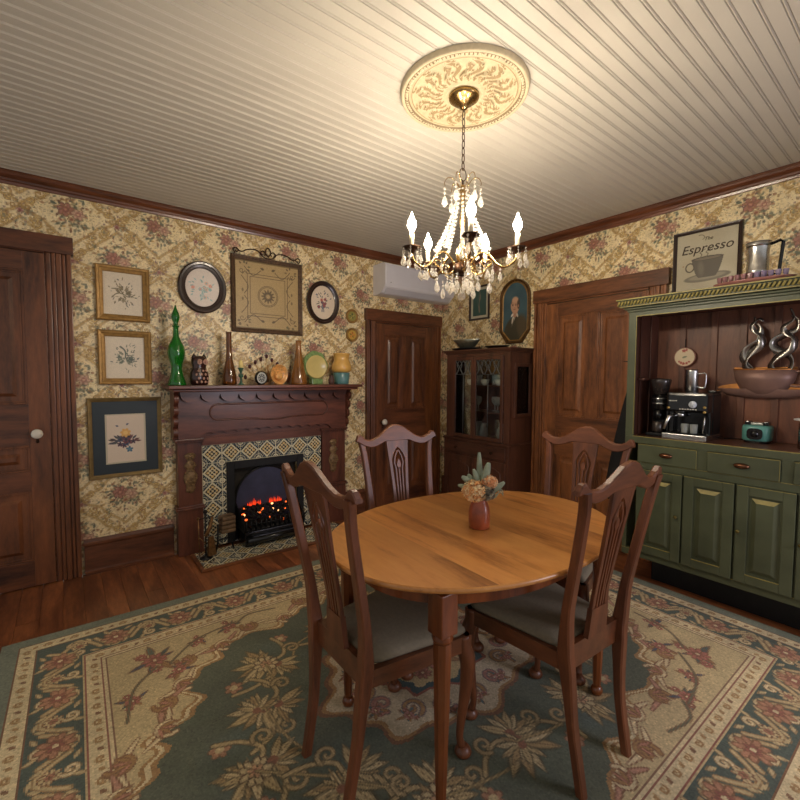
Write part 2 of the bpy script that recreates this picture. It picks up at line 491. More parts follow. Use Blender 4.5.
M['table_z'] = wood('table_leg_wood', (70, 32, 14), (140, 76, 34), 'z', 0.3, 4.0, 0.3)
M['chair_z'] = wood('chair_wood', (64, 34, 20), (130, 76, 46), 'z', 0.40, 5.0, 0.10, bump=0.05)
M['chair_x'] = wood('chair_wood_across', (64, 34, 20), (130, 76, 46), 'x', 0.40, 5.0, 0.10, bump=0.05)
M['chair_y'] = wood('chair_wood_along', (60, 32, 19), (122, 72, 44), 'y', 0.32, 5.0, 0.22, bump=0.05)
M['hutch_back'] = wood('hutch_back_boards', (58, 30, 20), (134, 82, 55), 'z', 0.5, 4.0, 0.05, tone=True)
M['hutch_in'] = wood('hutch_inner_wood', (48, 25, 18), (100, 58, 42), 'z', 0.5, 4.0, 0.05)
M['hutch_top'] = wood('hutch_counter_wood', (52, 28, 20), (120, 76, 56), 'y', 0.35, 4.0, 0.2)
M['green'] = plain('green_paint', (80, 86, 64), 0.42, var=0.2, scale=6, bump=0.15, bscale=70)
M['green_edge'] = plain('yellow_green_edge', (150, 138, 76), 0.45, var=0.2, scale=30)
M['ceil'] = plain('ceiling_paint', (196, 190, 178), 0.55, var=0.03, scale=2)
M['plaster'] = plain('medallion_plaster', (206, 190, 156), 0.6, var=0.05, scale=9)
M['gold'] = plain('gilt_frame', (156, 120, 66), 0.45, 0.35, var=0.25, scale=40, bump=0.2)
M['gold_dull'] = plain('dull_gilt', (126, 104, 62), 0.45, 0.4, var=0.2, scale=30)
M['brass'] = plain('antique_brass', (170, 140, 90), 0.26, 1.0, var=0.2, scale=30)
M['brass_dark'] = plain('dark_bronze', (64, 44, 30), 0.4, 0.8, var=0.3, scale=40)
M['darkframe'] = plain('dark_brown_frame', (44, 26, 20), 0.3, var=0.2, scale=20, coat=0.3)
M['brownframe'] = plain('mottled_brown_frame', (84, 62, 42), 0.5, 0.2, var=0.5, scale=60, bump=0.3)
M['paper'] = painted('printed_paper', 0.45, 400, 0.05, 0.0, coat=0.15)
M['oil'] = painted('painted_canvas', 0.4, 300, 0.08, 0.05, coat=0.2)
M['iron'] = plain('black_iron', (22, 22, 24), 0.42, 0.3, var=0.3, scale=30)
M['black'] = plain('black_plastic', (14, 14, 15), 0.22, var=0.2, scale=20, coat=0.3)
M['blackmatt'] = plain('matt_black_metal', (24, 25, 28), 0.5, 0.1, var=0.2, scale=20)
M['steel'] = plain('brushed_steel', (196, 196, 194), 0.24, 1.0, var=0.08, scale=50)
M['silver'] = plain('tarnished_silver', (168, 168, 150), 0.28, 0.9, var=0.2, scale=30)
M['white'] = plain('white_enamel', (232, 232, 236), 0.32, var=0.03, scale=6)
M['porcelain'] = plain('white_porcelain', (226, 220, 205), 0.18, var=0.06, scale=20, coat=0.5)
M['iron_scroll'] = plain('rusty_scroll_iron', (62, 40, 28), 0.5, 0.5, var=0.3, scale=50)
M['pane'] = pane_glass('window_pane')
M['glassware'] = clear_glass('clear_glassware', (244, 248, 246), glow=.45)
M['crystal'] = clear_glass('cut_crystal', (255, 252, 246), 0.0, 1.6, glow=.20)

# ------------------------------------------------------------------ wallpaper
def make_paper():
    W, H = 0.5, 0.54
    c = Canvas(W, H, 0.0042, (238, 220, 178), wrap=True)
    r = random.Random(3)
    for _ in range(160):
        c.blob(r.random() * W, r.random() * H, r.uniform(.01, .035), col=r.choice([(244, 230, 190), (220, 198, 148), (226, 208, 164), (238, 220, 172)]), a=.5, soft=1.2)
    def pt(x, y): return (x, y)
    gold, gold2, br, gr, gr2 = (190, 154, 92), (216, 186, 124), (150, 118, 80), (104, 108, 92), (134, 134, 114)
    rose, rose2, pk = (142, 92, 82), (170, 118, 102), (200, 164, 140)
    def side(cx, cy, m):
        # gilt ogee band with curled leaves from bouquet to bouquet
        P = [(cx, cy + .20), (cx + m * .05, cy + .155), (cx + m * .105, cy + .11), (cx + m * .15, cy + .06), (cx + m * .215, cy + .035), (cx + m * .25, cy)]
        c.curve(P, .018, br, .20); c.curve(P, .012, gold, .34); c.curve(P, .004, gold2, .8)
        P = [(x, 2 * cy - y) for x, y in P]
        c.curve(P, .018, br, .20); c.curve(P, .012, gold, .34); c.curve(P, .004, gold2, .8)
        for (x, y, rr, a, t) in ((.075, .165, .026, .4, 1.2), (.155, .085, .03, 2.2, -1.2), (.20, .04, .022, 5, 1.1), (.11, -.13, .028, 1.1, -1.2), (.18, -.075, .024, .2, 1.2)):
            c.scroll(cx + m * x, cy + y, rr, a if m > 0 else PI - a, t * m, .0085, gold, .9, rim=br)
            c.scroll(cx + m * x, cy + y, rr, a if m > 0 else PI - a, t * m, .003, (238, 214, 140), .8)
        for k in range(46):
            x, y = r.uniform(.02, .25), r.uniform(-.26, .26)
            c.leaf(cx + m * x, cy + y, r.uniform(.018, .036), r.uniform(.005, .009), r.uniform(0, 6.3), r.choice([gr, gr2, br, gold, (164, 120, 84)]), .8)
    def bouquet(cx, cy):
        for k in range(60):
            a = r.uniform(0, 6.3); d = r.uniform(.02, .10)
            c.leaf(cx + d * .95 * math.cos(a), cy + d * math.sin(a), r.uniform(.02, .038), r.uniform(.006, .011), a + r.uniform(-1, 1), r.choice([gr, gr, (84, 92, 78), (120, 120, 92), (150, 112, 80), (110, 82, 66)]), .9)
        c.flower(cx - .028, cy + .022, .042, rose2, rose, 7, .3, rim=(112, 80, 66), core=(196, 140, 116))
        c.flower(cx + .038, cy + .002, .035, pk, rose2, 6, .9, rim=(140, 104, 84), core=(220, 184, 150))
        c.flower(cx + .002, cy - .036, .020, (196, 166, 128), (150, 96, 76), 6, .1, rim=(120, 100, 70))
        for k in range(16):
            a = r.uniform(0, 6.3); d = r.uniform(.05, .11)
            c.blob(cx + d * math.cos(a), cy + d * math.sin(a), r.uniform(.004, .008), col=r.choice([rose, (122, 88, 96), (176, 128, 96), gr]), a=.9)
    def minor(cx, cy):
        for k in range(34):
            a = r.uniform(0, 6.3); d = r.uniform(.005, .07)
            c.leaf(cx + d * math.cos(a), cy + d * math.sin(a), r.uniform(.012, .026), r.uniform(.004, .007), a, r.choice([gr, gr2, br, (140, 110, 110)]), .85)
        c.flower(cx, cy, .018, (186, 140, 130), (146, 90, 84), 5, .2, rim=(130, 100, 80))
        c.scroll(cx - .03, cy + .03, .02, 0, 1.1, .006, gold, .9, rim=br); c.scroll(cx + .03, cy + .03, .02, PI, -1.1, .006, gold, .9, rim=br)
    for (cx, cy) in ((.06, .135), (.31, .405)):
        side(cx, cy, 1); side(cx, cy, -1)
    for (cx, cy) in ((.06, .135), (.31, .405)):
        bouquet(cx, cy)
    for (cx, cy) in ((.31, .10), (.06, .375)):
        minor(cx, cy)
    for _ in range(2200):                                  # the woven flecks
        x, y = r.random() * W, r.random() * H
        c.blob(x, y, r.uniform(.002, .004), r.uniform(.0015, .003), col=r.choice([(150, 118, 74), (118, 100, 76), (244, 230, 190), (190, 150, 86), (132, 112, 96)]), a=r.uniform(.3, .7))
    return c
PAPER = make_paper()
M['paper_wall'] = painted('floral_wallpaper', 0.42, 90, 0.13, 0.35, mott=3.0, mottamt=0.07)

def paper_canvas(w, h, u0, z_shift=0.0, res=0.0062):
    cv = Canvas(w, h, res, (0, 0, 0))
    u = (np.arange(cv.nx) + .5) * cv.dx + u0; v = (np.arange(cv.ny) + .5) * cv.dy
    out = 0
    for du, dv in ((-.0015, -.0015), (.0015, .0015)):
        I = (np.floor(((u + du) % PAPER.w) / PAPER.dx).astype(int)) % PAPER.nx
        J = (np.floor(((v + dv + z_shift) % PAPER.h) / PAPER.dy).astype(int)) % PAPER.ny
        out = out + PAPER.a[np.ix_(J, I)] / 2
    cv.a = out
    return cv
ZS = (.135 - 2.40) % .54
wA = paper_canvas(XB - X0, ZC, X0, ZS)
t = .12
bk = ([(X0, YA, 0), (XB, YA, 0), (XB, YA, ZC), (X0, YA, ZC), (X0, YA + t, 0), (XB, YA + t, 0), (XB, YA + t, ZC), (X0, YA + t, ZC)],
      [(4, 7, 6, 5), (0, 4, 5, 1), (3, 2, 6, 7), (0, 3, 7, 4), (1, 5, 6, 2)])
tag(grid_object('wall_fireplace', wA, lambda u, v, h: (X0 + u, np.full_like(u, YA), v), M['paper_wall'], back=bk), kind='structure')
wB = paper_canvas(YA - Y0, ZC, 2.29 + 0.06 - YA - 0.0, ZS)
bk = ([(XB, Y0, 0), (XB, YA + t, 0), (XB, YA + t, ZC), (XB, Y0, ZC), (XB + t, Y0, 0), (XB + t, YA + t, 0), (XB + t, YA + t, ZC), (XB + t, Y0, ZC)],
      [(4, 5, 6, 7), (0, 1, 5, 4), (3, 7, 6, 2), (0, 4, 7, 3), (1, 2, 6, 5)])
tag(grid_object('wall_right', wB, lambda u, v, h: (np.full_like(u, XB), YA - u, v), M['paper_wall'], back=bk), kind='structure')

# ------------------------------------------------------------------ ceiling of beaded boards, floor of planks
pitch = 0.0566
prof = [(Y0, ZC)]
y = Y0 + 0.02
while y < YA + .1:
    prof += [(y, ZC), (y + .0022, ZC + .0045), (y + .0044, ZC + .0005), (y + .0075, ZC - .0012), (y + .0106, ZC + .0005), (y + .0128, ZC + .0045), (y + .015, ZC)]
    y += pitch
prof += [(YA + .12, ZC), (YA + .12, ZC + .1), (Y0, ZC + .1)]
g = G(); g.prism([(p[0], p[1]) for p in prof], X0, XB + .12, plane='yz')
struct('ceiling', g, M['ceil'])

g = G(); r = random.Random(5)
x = 0.053 - 0.1016 * 16
while x < XB:
    yy = Y0
    while yy < YA:
        L = r.uniform(1.6, 3.4); y1 = min(yy + L, YA)
        if YA - y1 < .5: y1 = YA
        x1 = min(x + .1002, XB)
        if x1 > x: g.box(max(x, X0), x1, yy, y1 - .0012, -.018, 0, tone=r.choice([.15, .3, .42, .55, .62, .78, .9]))
        yy = y1
    x += .1016
g.box(X0, XB, Y0, YA, -.05, -.0181, tone=.02)
struct('floor', g, M['floor'])

# crown moulding and baseboards, swept profiles
def moulding(name, prof, length, loc, rz, mat):
    g = G(); n = len(prof)
    g.add([(0, -p[0], p[1]) for p in prof] + [(length, -p[0], p[1]) for p in prof],
          [tuple(range(n)), tuple(range(2 * n - 1, n - 1, -1))] + [(i, i + n, (i + 1) % n + n, (i + 1) % n) for i in range(n)])
    o = struct(name, g, mat); o.location = loc; o.rotation_euler = (0, 0, rz); return o
crown = [(0, ZC), (.052, ZC), (.052, ZC - .010), (.046, ZC - .013), (.040, ZC - .025), (.028, ZC - .038), (.022, ZC - .042), (.020, ZC - .054), (.014, ZC - .059), (.010, ZC - .072), (0, ZC - .074)]
crown = [(p[0], p[1] - .001) for p in crown]
moulding('trim_1', crown, XB - X0 - .001, (X0, YA - .0005, 0), 0, wood('crown_wood', (64, 32, 18), (128, 74, 46), 'x', 0.3, 4.0, 0.5))
moulding('trim_2', crown, YA - Y0 - .068, (XB - .0005, YA - .068, 0), -PI / 2, bpy.data.materials['crown_wood'])
base = [(0, 0.001), (.034, .001), (.034, .014), (.024, .02), (.022, .03), (.02, .19), (.026, .2), (.026, .212), (.018, .218), (.012, .236), (0, .238)]
for k, (a, b) in enumerate(((.067, .611), (2.10, 2.325))):
    moulding('baseboard_left' if k == 0 else 'baseboard_far', base, b - a, (a, YA - .0005, 0), 0, M['door_x'])
moulding('baseboard_right', base, 3.53 - 3.145, (XB - .0005, 3.53, 0), -PI / 2, M['door_x'])

# ------------------------------------------------------------------ doors with their casings
def door(n, loc, rz, w, h, rows, knob, cw, hh, cas_h, mats, casing_right=True, rcol=None):
    """local frame: x from the slab's left edge, wall plane at y=0, room towards -y"""
    mv, mx = mats
    root = thing('door_%d' % n, None, None, loc, rz); root['kind'] = 'structure'
    st = .105
    g = G(); g.box(0, w, -.012, -.001, .008, h)                  # slab behind the panels
    gr = G()
    zs = [.008] + [z for r_ in rows for z in (r_[0], r_[1])] + [h]
    for a, b in zip(zs[0::2], zs[1::2]):
        gr.box(st, w - st, -.030, -.012, a, b, .002)
    g.box(0, st, -.030, -.012, .008, h, .002); g.box(w - st, w, -.030, -.012, .008, h, .002)
    for z0, z1, cols in rows:
        cw_ = (w - 2 * st - (cols - 1) * st * .9) / cols
        for c in range(cols):
            a = st + c * (cw_ + st * .9)
            if c: g.box(a - st * .9, a, -.030, -.012, z0, z1, .002)
            # moulding round the panel and its raised field
            for i, (ins, yy) in enumerate(((.0, -.026), (.012, -.018))):
                x0, x1, q0, q1 = a + ins, a + cw_ - ins, z0 + ins, z1 - ins
                m_ = .012
                g.box(x0, x1, yy, -.012, q0, q0 + m_, .002); g.box(x0, x1, yy, -.012, q1 - m_, q1, .002)
                g.box(x0, x0 + m_, yy, -.012, q0 + m_, q1 - m_, .002); g.box(x1 - m_, x1, yy, -.012, q0 + m_, q1 - m_, .002)
            i0, i1 = .05, .07
            if cw_ > .16 and z1 - z0 > .16:
                R0 = [(a + i0, -.0125, z0 + i0), (a + cw_ - i0, -.0125, z0 + i0), (a + cw_ - i0, -.0125, z1 - i0), (a + i0, -.0125, z1 - i0)]
                R1 = [(a + i1, -.024, z0 + i1), (a + cw_ - i1, -.024, z0 + i1), (a + cw_ - i1, -.024, z1 - i1), (a + i1, -.024, z1 - i1)]
                g.loft([R0, R1], cap=True)
            elif cw_ > .16:
                g.box(a + .035, a + cw_ - .035, -.02, -.012, z0 + .035, z1 - .035, .004)
    g.build('slab', mv, root); gr.build('rail', mx, root)
    if knob:
        kb = G(); kb.T = Matrix.Translation((knob[0], -.03, knob[1]))
        kb.lathe([(.0001, -.062), (.018, -.060), (.029, -.05), (.031, -.04), (.026, -.028), (.014, -.022)], axis='y', seg=18)
        ko = kb.build('door_knob', M['porcelain'], root)
        pl_ = G(); pl_.T = Matrix.Translation((knob[0], -.03, knob[1]))
        pl_.lathe([(.011, -.024), (.011, -.006), (.022, -.004), (.024, 0)], axis='y', seg=16)
        pl_.box(-.006, .006, -.003, 0, -.062, -.03, .002); pl_.lathe([(.009, -.004), (.009, 0)], (0, 0, -.05), axis='y', seg=12)
        pl_.build('rose', M['brass_dark'], ko)
    # casing: fluted side boards under a plain head board
    g = G()
    for side in ((-cw, 0, -1), (w, w + cw, 1)):
        a, b, s = side
        g.box(a + .002 * (s > 0), b - .002 * (s < 0), -.024, -.001, .001, cas_h, .003)
        q = cw
        for f, wd, d in ((.06, .17, .032), (.26, .14, .038), (.42, .2, .042), (.66, .12, .034), (.82, .18, .046)):
            u = f if s > 0 else 1 - f - wd
            g.box(a + u * q, a + (u + wd) * q, -d, -.02, .001, cas_h, .005)
    g.build('side_casing', mv, root)
    g = G(); g.box(-cw - .012, w + cw + .012, -.048, -.001, cas_h, cas_h + hh, .004)
    g.box(-.0, w, -.035, -.001, h + .004, cas_h, .004)
    g.build('head_casing', mx, root)
    return root
dm = (M['door_v'], M['door_x'])
door(1, (-.895, YA, 0), 0, .812, 2.115, [(.17, .62, 2), (.745, .91, 2), (1.17, 2.0, 2)], (.745, .985), .135, .11, 2.125, dm)
door(2, (2.452, YA, 0), 0, .752, 1.885, [(.18, .74, 2), (1.02, 1.78, 2)], (.075, .895), .115, .115, 1.905, dm)
door(3, (XB, 2.208, 0), -PI / 2, .83, 1.985, [(.17, .69, 2), (.80, .885, 1), (1.02, 1.875, 2)], None, .122, .115, 2.005, (M['door2_v'], M['door2_x']))
# ------------------------------------------------------------------ rug
def make_rug():
    W, H = 3.30, 2.64
    c = Canvas(W, H, 0.0062, (98, 110, 92))
    r = random.Random(11)
    cream, cream2, tan, brn, rose = (196, 176, 132), (214, 196, 154), (164, 128, 84), (128, 92, 66), (150, 96, 80)
    green, green2, teal = (94, 98, 80), (76, 84, 70), (96, 110, 106)
    D = [0, .07, .0765, .135, .1415, .318, .3245, .331, .386, .3925, .402, .4085]
    C = [(122, 128, 110), brn, cream2, brn, (84, 94, 84), cream, rose, cream2, (150, 104, 84), cream2, (140, 108, 84), cream]
    for d, col in zip(D, C):
        c.rect(d, W - d, d, H - d, col)
    # walk round a rectangle at inset d: list of (x, y, angle)
    def walk(d, step):
        out = []; w, h = W - 2 * d, H - 2 * d
        for (x, y, a, L) in ((d, d, 0, w), (W - d, d, PI / 2, h), (W - d, H - d, PI, w), (d, H - d, -PI / 2, h)):
            n = max(1, int(round(L / step)))
            for i in range(n):
                t = (i + .5) * L / n
                out.append((x + math.cos(a) * t, y + math.sin(a) * t, a))
        return out
    for d, step in ((.106, .052), (.362, .050)):
        for k, (x, y, a) in enumerate(walk(d, step)):
            if k % 2: c.scroll(x, y, .017, a + .5, 1.1, .0085, tan, .95)
            else:
                c.leaf(x - .014 * math.cos(a + .9), y - .014 * math.sin(a + .9), .034, .010, a + .9, brn if k % 4 else tan, .9)
    def rosette(x, y, R, a, outer, inner, core, rim=brn):
        for q in range(9):
            an = a + 2 * PI * q / 9 + r.uniform(-.12, .12)
            c.blob(x + .66 * R * math.cos(an), y + .66 * R * math.sin(an), R * .40, R * .25, an, rim, 1, soft=.3)
            c.blob(x + .64 * R * math.cos(an), y + .64 * R * math.sin(an), R * .32, R * .18, an, outer, 1, soft=.4)
        for q in range(6):
            an = a + 2 * PI * q / 6 + .3
            c.blob(x + .30 * R * math.cos(an), y + .30 * R * math.sin(an), R * .24, R * .17, an, rim, .8, soft=.3)
            c.blob(x + .29 * R * math.cos(an), y + .29 * R * math.sin(an), R * .19, R * .12, an, inner, 1, soft=.4)
        c.blob(x, y, R * .16, col=core)
    spots_ = walk(.232, .150)
    for k, (x, y, a) in enumerate(spots_):
        nx_, ny_ = -math.sin(a), math.cos(a); s1 = 1 if k % 2 else -1
        def q_(u, v): return (x + u * math.cos(a) + v * nx_, y + u * math.sin(a) + v * ny_)
        P = [q_(-.085, -.045 * s1), q_(-.045, .018 * s1), q_(0, .052 * s1), q_(.045, .018 * s1), q_(.085, -.045 * s1)]
        c.curve(P, .020, tan); c.curve(P, .011, cream)
        for (u, v, da) in ((-.05, .03, 1.0), (.05, .03, 2.1), (-.02, .06, .2), (.03, -.05, -1.2), (-.04, -.055, 3.6)):
            X_, Y_ = q_(u, v * s1); c.leaf(X_, Y_, .052, .013, a + da * s1, (150, 124, 88)); c.leaf(X_, Y_, .046, .008, a + da * s1, cream)
        X_, Y_ = q_(.0, -.046 * s1); c.scroll(X_, Y_, .028, a + s1, 1.2 * s1, .011, cream2, rim=tan)
        if k % 2:
            X_, Y_ = q_(0, .0); rosette(X_, Y_, .062, a, (182, 134, 104), rose, cream2)
        else:
            X_, Y_ = q_(0, .01 * s1); rosette(X_, Y_, .034, a, cream, (170, 120, 96), brn)
    # the dark ground with its scalloped cream surround
    cx, cy = W / 2, H / 2
    X, Y = np.meshgrid((np.arange(c.nx) + .5) * c.dx - cx, (np.arange(c.ny) + .5) * c.dy - cy)
    th = np.arctan2(Y / .80, X / 1.13); rr = ((np.abs(X) / 1.13) ** 2.1 + (np.abs(Y) / .80) ** 2.1) ** (1 / 2.1)
    edge = 1 + .050 * np.cos(8 * th + .3) + .035 * np.cos(20 * th) + .02 * np.cos(44 * th + 1)
    s = rr / edge
    def band(lo, hi, col, a=1.0):
        m = ((s > lo) & (s < hi)) * a
        c.a = c.a * (1 - m[..., None]) + np.array(col, float) * m[..., None]
    band(1.0, 1.05, tan); band(1.02, 1.035, cream2)
    band(0, 1.0, green)
    rs = np.random.RandomState(4)
    for _ in range(170):
        a, q = rs.uniform(0, 2 * PI), rs.uniform(0, .9) ** .5
        x, y = q * 1.1 * math.cos(a), q * .78 * math.sin(a)
        c.blob(cx + x, cy + y, rs.uniform(.03, .11), rs.uniform(.02, .06), rs.uniform(0, 3), [(94, 102, 84), (72, 82, 70), teal, (106, 114, 94)][rs.randint(4)], .35, soft=1.3)
    # acanthus scrolls that follow the scallops
    for k in range(44):
        a = 2 * PI * (k + .5) / 44
        q = 1.08 + .05 * math.cos(8 * a + .3)
        x, y = 1.13 * q * math.copysign(abs(math.cos(a)) ** .952, math.cos(a)), .80 * q * math.copysign(abs(math.sin(a)) ** .952, math.sin(a))
        d = math.atan2(.80 * math.cos(a), -1.13 * math.sin(a)); s1 = 1 if k % 2 else -1
        P = [(cx + x - .10 * math.cos(d), cy + y - .10 * math.sin(d)), (cx + x - .03 * math.cos(d - s1 * .9), cy + y - .03 * math.sin(d - s1 * .9)), (cx + x + .05 * math.cos(d + s1 * .5), cy + y + .05 * math.sin(d + s1 * .5)), (cx + x + .11 * math.cos(d - s1 * .1), cy + y + .11 * math.sin(d - s1 * .1))]
        c.curve(P, [.012 + .020 * math.sin(PI * i / 30) for i in range(31)], brn); c.curve(P, [.006 + .014 * math.sin(PI * i / 30) for i in range(31)], cream2 if k % 3 else (186, 140, 116))
        c.scroll(cx + x + .03 * math.cos(d + s1 * 1.5), cy + y + .03 * math.sin(d + s1 * 1.5), .048, d + s1, 1.3 * s1, .014, cream2 if k % 2 else tan, rim=brn)
        for j in range(4):
            c.leaf(cx + x, cy + y, .075, .013, d + s1 * (.5 + .5 * j), brn); c.leaf(cx + x, cy + y, .066, .008, d + s1 * (.5 + .5 * j), tan if j % 2 else (180, 128, 104))
    def spray(x, y, R, ang, cols, leafcol, n=8, rimc=None):
        rc_ = rimc or brn
        for q in range(n):
            an = ang + 2 * PI * q / n + r.uniform(-.4, .4); L = R * r.uniform(.8, 1.5)
            x1, y1 = x + .25 * L * math.cos(an), y + .25 * L * math.sin(an); an2 = an + r.uniform(-.5, .5)
            c.leaf(x1, y1, L * .95, L * .17, an2, rc_, .9); c.leaf(x1, y1, L * .86, L * .11, an2, leafcol[q % len(leafcol)], 1, vein=rc_)
        rosette(x, y, R * .62, ang, cols[0], cols[1], cols[2], rc_)
        for q in range(2):
            an = ang + 1.3 + q * 2.4; rosette(x + R * .9 * math.cos(an), y + R * .9 * math.sin(an), R * .32, an, cols[0], cols[1], cols[2], rc_)
    def lily(x, y, R, ang):
        for q in range(7):
            an = ang + (q - 3) * .42 + r.uniform(-.1, .1); L = R * r.uniform(.75, 1.1)
            c.leaf(x, y, L * 1.06, L * .21, an, (92, 82, 58), .95); c.leaf(x, y, L, L * .145, an, [(186, 164, 118), (168, 142, 98), (198, 178, 134)][q % 3], 1, vein=(120, 98, 66))
        c.blob(x, y, R * .16, col=(140, 96, 72))
    # corner and side bouquets on the cream field
    for sx in (1, -1):
        for sy in (1, -1):
            for (x, y, R) in ((1.06, .76, .085), (.98, .62, .05), (1.17, .52, .05), (.70, .84, .055), (.86, .80, .045)):
                spray(cx + sx * x, cy + sy * y, R, r.random(), [(176, 112, 98), rose, cream2], [(84, 96, 92), (104, 112, 96), tan, (88, 92, 104)])
            for (x0, y0, x1, y1) in ((1.0, .70, .66, .86), (1.06, .70, 1.20, .40), (.66, .84, .44, .87)):
                P = [(cx + sx * x0, cy + sy * y0), (cx + sx * ((x0 + x1) / 2 + .03), cy + sy * ((y0 + y1) / 2 + .04)), (cx + sx * x1, cy + sy * y1)]
                c.curve(P, .012, brn); c.curve(P, .006, (110, 112, 88))
    # bouquets on the dark ground
    for k in range(14):
        a = 2 * PI * (k + .35) / 14; q9 = .78 + .10 * (k % 2); x, y = q9 * math.cos(a), q9 * .71 * math.sin(a)
        for s9 in (-1, 1):
            P = [(cx + x, cy + y), (cx + x * .93 + s9 * .07 * math.sin(a), cy + y * .93 - s9 * .07 * math.cos(a)), (cx + x * .98 + s9 * .15 * math.sin(a), cy + y * .98 - s9 * .15 * math.cos(a)), (cx + x * 1.07 + s9 * .20 * math.sin(a), cy + y * 1.07 - s9 * .20 * math.cos(a))]
            c.curve(P, .022, (96, 84, 58)); c.curve(P, .013, (178, 156, 112)); c.scroll(cx + x * .90 + s9 * .12 * math.sin(a), cy + y * .90 - s9 * .12 * math.cos(a), .04, a, 1.2 * s9, .013, (172, 150, 108), rim=(96, 84, 58))
        lily(cx + x, cy + y, .15, a + .4); lily(cx + x * .93, cy + y * .93, .12, a + 2.6); lily(cx + x * 1.04, cy + y * 1.04, .10, a - 1.7)
        if k % 2: rosette(cx + x, cy + y, .058, a, cream, (190, 150, 112), rose, (96, 78, 56))
        x2, y2 = .95 * math.cos(a + .2), .68 * math.sin(a + .2)
        c.flower(cx + x2, cy + y2, .035, (170, 128, 98), cream, 6, a, rim=brn)
        b = a + .32; P = [(cx + x, cy + y), (cx + .73 * math.cos(b), cy + .62 * math.sin(b)), (cx + .72 * math.cos(b + .2), cy + .5 * math.sin(b + .2))]
        c.curve(P, .012, (96, 84, 58)); c.curve(P, .007, (172, 150, 104))
    # centre medallion
    th = np.arctan2(Y / .36, X / .50); rr = np.hypot(X / .50, Y / .36) / (1 + .06 * np.cos(8 * th) + .04 * np.cos(16 * th))
    for lo, hi, col in ((0, 1.08, brn), (0, 1.04, tan), (0, 1.0, (196, 180, 150)), (.52, .56, rose), (0, .52, (70, 90, 92)), (0, .44, cream)):
        m = ((rr >= lo) & (rr < hi))[..., None]; c.a = c.a * (1 - m) + np.array(col, float) * m
    for k in range(16):
        a = 2 * PI * k / 16; x, y = .38 * math.cos(a), .275 * math.sin(a)
        c.scroll(cx + x, cy + y, .05, a + 1, 1.3 * (1 if k % 2 else -1), .016, (168, 120, 104) if k % 2 else tan, rim=(110, 96, 96))
        spray(cx + x * 1.12, cy + y * 1.12, .036, a, [(180, 130, 120), rose, cream2], [(92, 110, 112), tan])
    spray(cx, cy, .13, 0, [(180, 124, 108), rose, cream2], [(92, 106, 92), tan, cream2])
    c.grain(.05, 3)
    return c
rugc = make_rug()
M['rug'] = painted('wool_pile', 0.95, 300, 0.08, 0.5, sheen=0.15, mott=3.0, mottamt=0.16)
rw, rh, rt = rugc.w, rugc.h, .008
bk = ([(-rw / 2, -rh / 2, 0), (rw / 2, -rh / 2, 0), (rw / 2, rh / 2, 0), (-rw / 2, rh / 2, 0), (-rw / 2, -rh / 2, rt), (rw / 2, -rh / 2, rt), (rw / 2, rh / 2, rt), (-rw / 2, rh / 2, rt)],
      [(0, 3, 2, 1), (0, 1, 5, 4), (1, 2, 6, 5), (2, 3, 7, 6), (3, 0, 4, 7)])
rug = grid_object('area_rug', rugc, lambda u, v, h: (u - rw / 2, v - rh / 2, np.full_like(u, rt)), M['rug'], back=bk)
rug.location = (1.343, 1.482, .001); rug.rotation_euler = (0, 0, math.radians(-.9))
tag(rug, 'large green and cream floral wool rug under the dining table', 'rug')

# ------------------------------------------------------------------ fireplace
SH = 1.283                                        # top of the mantel shelf
FX0, FX1, FY = .64, 2.05, 3.49                    # body
mroot = thing('fireplace_mantel', 'carved mahogany fireplace mantel with blue and cream tile surround', 'fireplace', (0, 0, 0))
g = G()
g.box(.556, 2.125, 3.285, YA - .002, SH - .024, SH, .005)
g.box(.585, 2.095, 3.315, YA - .002, SH - .046, SH - .024, .008)
g.build('shelf', M['mantel_x'], mroot)
# pilasters: plinth, shaft, caps
for k, (a, b) in enumerate(((FX0 - .01, .805), (1.815, FX1 + .01))):
    g = G()
    g.box(a, b, FY - .012, YA - .002, .001, .35, .003)
    g.box(a - .014, b + .012, FY - .034, YA - .002, .35, .362, .003); g.box(a - .008, b + .006, FY - .022, YA - .002, .362, .376, .004)
    g.box(a + .008, b, FY, YA - .002, .376, .85, .002)
    g.box(a - .008, b + .008, FY - .02, YA - .002, .852, .866, .003); g.box(a - .016, b + .012, FY - .034, YA - .002, .866, .882, .004)
    g.build('pilaster', M['mantel_z'], mroot)
# frieze: flat board with the wavy lower edge, and the long raised panel
g = G()
zt = 1.19
lower = []
xs = np.linspace(FX0 + .165, FX1 - .165, 150)
for x_ in xs:
    u = (x_ - xs[0]) / (xs[-1] - xs[0])
    lower.append((x_, .905 + .020 * abs(math.sin(u * PI * 12)) + (.012 * math.sin(PI * u))))
poly = [(FX0, .883), (FX0 + .15, .883)] + lower + [(FX1 - .15, .883), (FX1, .883), (FX1, zt + .047), (FX0, zt + .047)]
g.prism(poly, FY - .028, FY - .0045)
g.box(FX0 + .001, FX1 - .001, FY, YA - .002, .8825, zt + .046)
fz = g.build('frieze', M['mantel_x'], mroot)
g = G()                                           # board behind the wavy edge, above the tiles
g.box(.806, 1.814, FY - .004, YA - .004, .822, .8815); g.build('lintel_board', M['mantel_x'], mroot)
# scalloped fringe under the shelf
g = G(); n = 10; w_ = (FX1 - FX0 - .02) / n; poly = [(FX0 + .01, zt + .046)]
for k in range(n):
    for i in range(13):
        u = i / 12; poly.append((FX0 + .01 + w_ * (k + u), zt + .016 - .050 * math.sin(PI * min(1, max(0, u))) ** .6 + (.0 if 0 < i < 12 else .012)))
poly.append((FX1 - .01, zt + .046))
g.prism(poly, FY - .066, FY - .0285); g.build('scalloped_fringe', M['mantel_x'], mroot)
